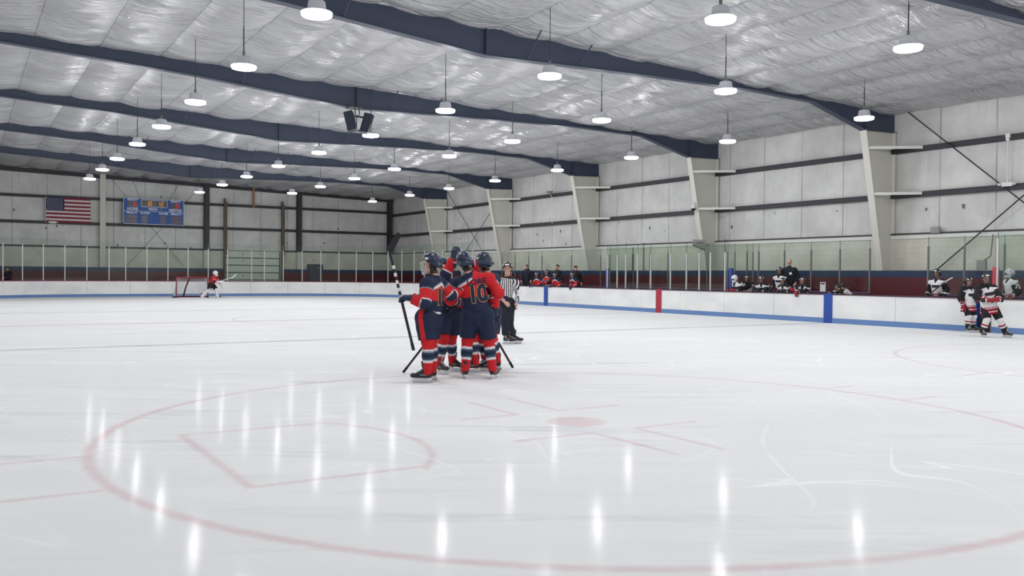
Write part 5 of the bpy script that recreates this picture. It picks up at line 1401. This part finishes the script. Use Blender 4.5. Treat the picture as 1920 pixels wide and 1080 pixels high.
def build_benches():
    W = 'white team players on the bench'; Rr = 'red team players on the bench'
    # white team bench, from the penalty boxes towards the viewer
    bencher('bench goalie in white mask and white jersey beside the blue post', 25.05, 23.70, 1.60, KWG, 'rail', 10, seed=50, group=W)
    bencher('bench player in black helmet leaning right beside the white-masked goalie', 25.5, 23.66, 1.60, KWB, 'rail', 40, seed=51, group=W, lean=.26)
    bencher('bench player in black helmet behind the rail, third from the blue post', 25.1, 22.45, 1.58, KWB, 'rail', 15, seed=52, group=W)
    bencher('standing bench player in white jersey beside the grey-haired coach', 25.55, 22.10, 1.90, KWB, 'stand', 12, sc=.9, seed=53, group=W)
    bencher('grey-haired coach in navy jacket with round white crest standing behind bench', 26.0, 22.04, 2.235, KCOACH, 'stand', 20, sc=1.04, seed=54)
    bencher('bench player with white helmet stripe seated in front of the coach', 25.0, 21.33, 1.51, KWB, 'rail', 5, seed=55, group=W, sc=.9)
    bencher('bench player leaning over the rail with a red glove hanging down', 25.0, 20.60, 1.54, dict(KWB, glove='glove_wred'), 'over', 35, seed=56, group=W, lean=.3)
    bencher('bench player bent low behind the near blue line mark', 25.15, 19.38, 1.31, KWB, 'sit', 60, seed=57, group=W, sc=.88, extra=dict(hp=50))
    bencher('bench player bent low with white helmet stripe, head turned down by the rear glass', 25.65, 19.22, 1.37, KWB, 'sit', -50, seed=58, group=W, sc=.88, extra=dict(hp=55))
    bencher('bench player holding a stick upright, standing left of the gate behind the boards', 25.2, 15.72, 1.82, KWB, 'stand', 6, sc=.92, seed=59, group=W, extra=None)
    s25 = lambda y: (25.2, y)
    stick('white-bladed stick held by the player standing behind the boards', (24.95, 15.9, .98), (25.0, 15.35, 1.42), (0, -.75, .55), 'shaft', 'white_tape', bl=.26)
    stick('white-bladed stick lying over the boards cap left of the gate', (25.3, 15.75, 1.10), (24.66, 15.25, 1.10), (-.2, -.9, -.15), 'shaft', 'white_tape', bl=.28)
    bencher('bench goalie in patterned silver mask with number 75, behind the red post', 25.55, 13.68, 1.84, dict(KWG2, logo=False), 'stand', -32, sc=.95, seed=60, group=W,
            extra=dict(sleeve_no='75'))
    # papers and bag on the rear ledge
    r = empty('white_board', (26.25, 20.75, 1.02)); tag(r, 'white sheet leaning on the ledge right of the leaning bench player', 'sheet'); r.rotation_euler = (0, 0, .1)
    b = MB(); b.bar((0, -.11, 0), (0, .11, 0), .012, .34); b.build('sheet', M['paper'], r, loc=(0, 0, .17)); b = MB(); b.box(-.02, .02, -.08, .08, .27, .31); b.build('clip', M['black'], r)
    # red team bench
    bencher('red bench player seated beside the referee\'s shoulder', 25.1, 39.75, 1.72, KRB, 'rail', 0, seed=70, group=Rr)
    bencher('bystander in long dark hooded coat standing at the red bench end', 25.6, 39.3, 2.12, KDARK, 'stand', 40, seed=71, sc=1.0)
    bencher('red bench player left of the seated pair', 25.1, 37.35, 1.68, KRB, 'rail', 20, seed=72, group=Rr)
    bencher('red bench player, taller one of the seated pair', 25.3, 36.65, 1.80, KRB, 'rail', 0, seed=73, group=Rr)
    bencher('red bench player seated in front of the dark coach', 25.05, 35.6, 1.66, KRB, 'rail', 10, seed=74, group=Rr)
    bencher('dark-haired coach in black coat standing behind the red bench', 25.9, 36.85, 2.12, dict(KDARK, base=srgb(36, 36, 40), hood=False), 'stand', 0, seed=75, sc=1.0)
    bencher('adult in dark cap and coat turned sideways behind the red bench', 25.85, 35.25, 2.04, dict(KDARK, hair='cap', haircol=C['black'], base=srgb(38, 36, 42)), 'stand', 70, seed=76, sc=1.0)
    bencher('red bench player leaning over the rail with a dark glove hanging down', 25.0, 33.98, 1.68, dict(KRB, base=srgb(150, 30, 44)), 'over', 10, seed=77, group=Rr, lean=.3)
    # spectator behind the far left glass
    person('spectator in dark clothes standing behind the far glass at the left edge', (2.25, 60.2, 0), dict(pel=(0, 0, .95), neck=(0, 0, 1.46), head=(0, -.03, 1.64), face=180, lw=(-.05, -.25, 1.1), rw=(-.3, -.1, .9) if False else (-.26, -.1, .92), la=(.12, 0, .06), ra=(-.12, 0, .06)),
           dict(KDARK, hood=False, base=C['coat']), .02, seed=80)

build_skaters(); build_benches()

# ------------------------------------------------------------------ camera, world, view
def finish():
    w = bpy.data.worlds.new('world'); SC.world = w; w.use_nodes = True
    w.node_tree.nodes['Background'].inputs[0].default_value = (0.5, 0.55, 0.6, 1); w.node_tree.nodes['Background'].inputs[1].default_value = 0.05
    cd = bpy.data.cameras.new('camera'); cd.sensor_width = 36; cd.lens = 36 * 1640.2 / 1920; cd.clip_end = 300; cd.clip_start = .05
    co = bpy.data.objects.new('camera', cd); COL.objects.link(co); SC.camera = co
    r = Vector((0.84703301, -0.53147225, 0.00850518)); u = Vector((0.000535, 0.01685368, 0.99985782)); f = Vector((0.53154003, 0.84690803, -0.01456004))
    m = Matrix.Identity(4)
    for i in range(3): m[i][0] = r[i]; m[i][1] = u[i]; m[i][2] = -f[i]
    m.translation = Vector((0, 0, 1.511)); co.matrix_world = m
    vs = SC.view_settings; vs.view_transform = 'Standard'; vs.look = 'None'; vs.gamma = 1; vs.use_curve_mapping = False; vs.exposure = EXPOSURE
    SC.cycles.use_denoising = True
    SC.cycles.max_bounces = 7; SC.cycles.diffuse_bounces = 4; SC.cycles.transparent_max_bounces = 16
    SC.cycles.sample_clamp_indirect = 6.0
EXPOSURE = -1.16
finish()
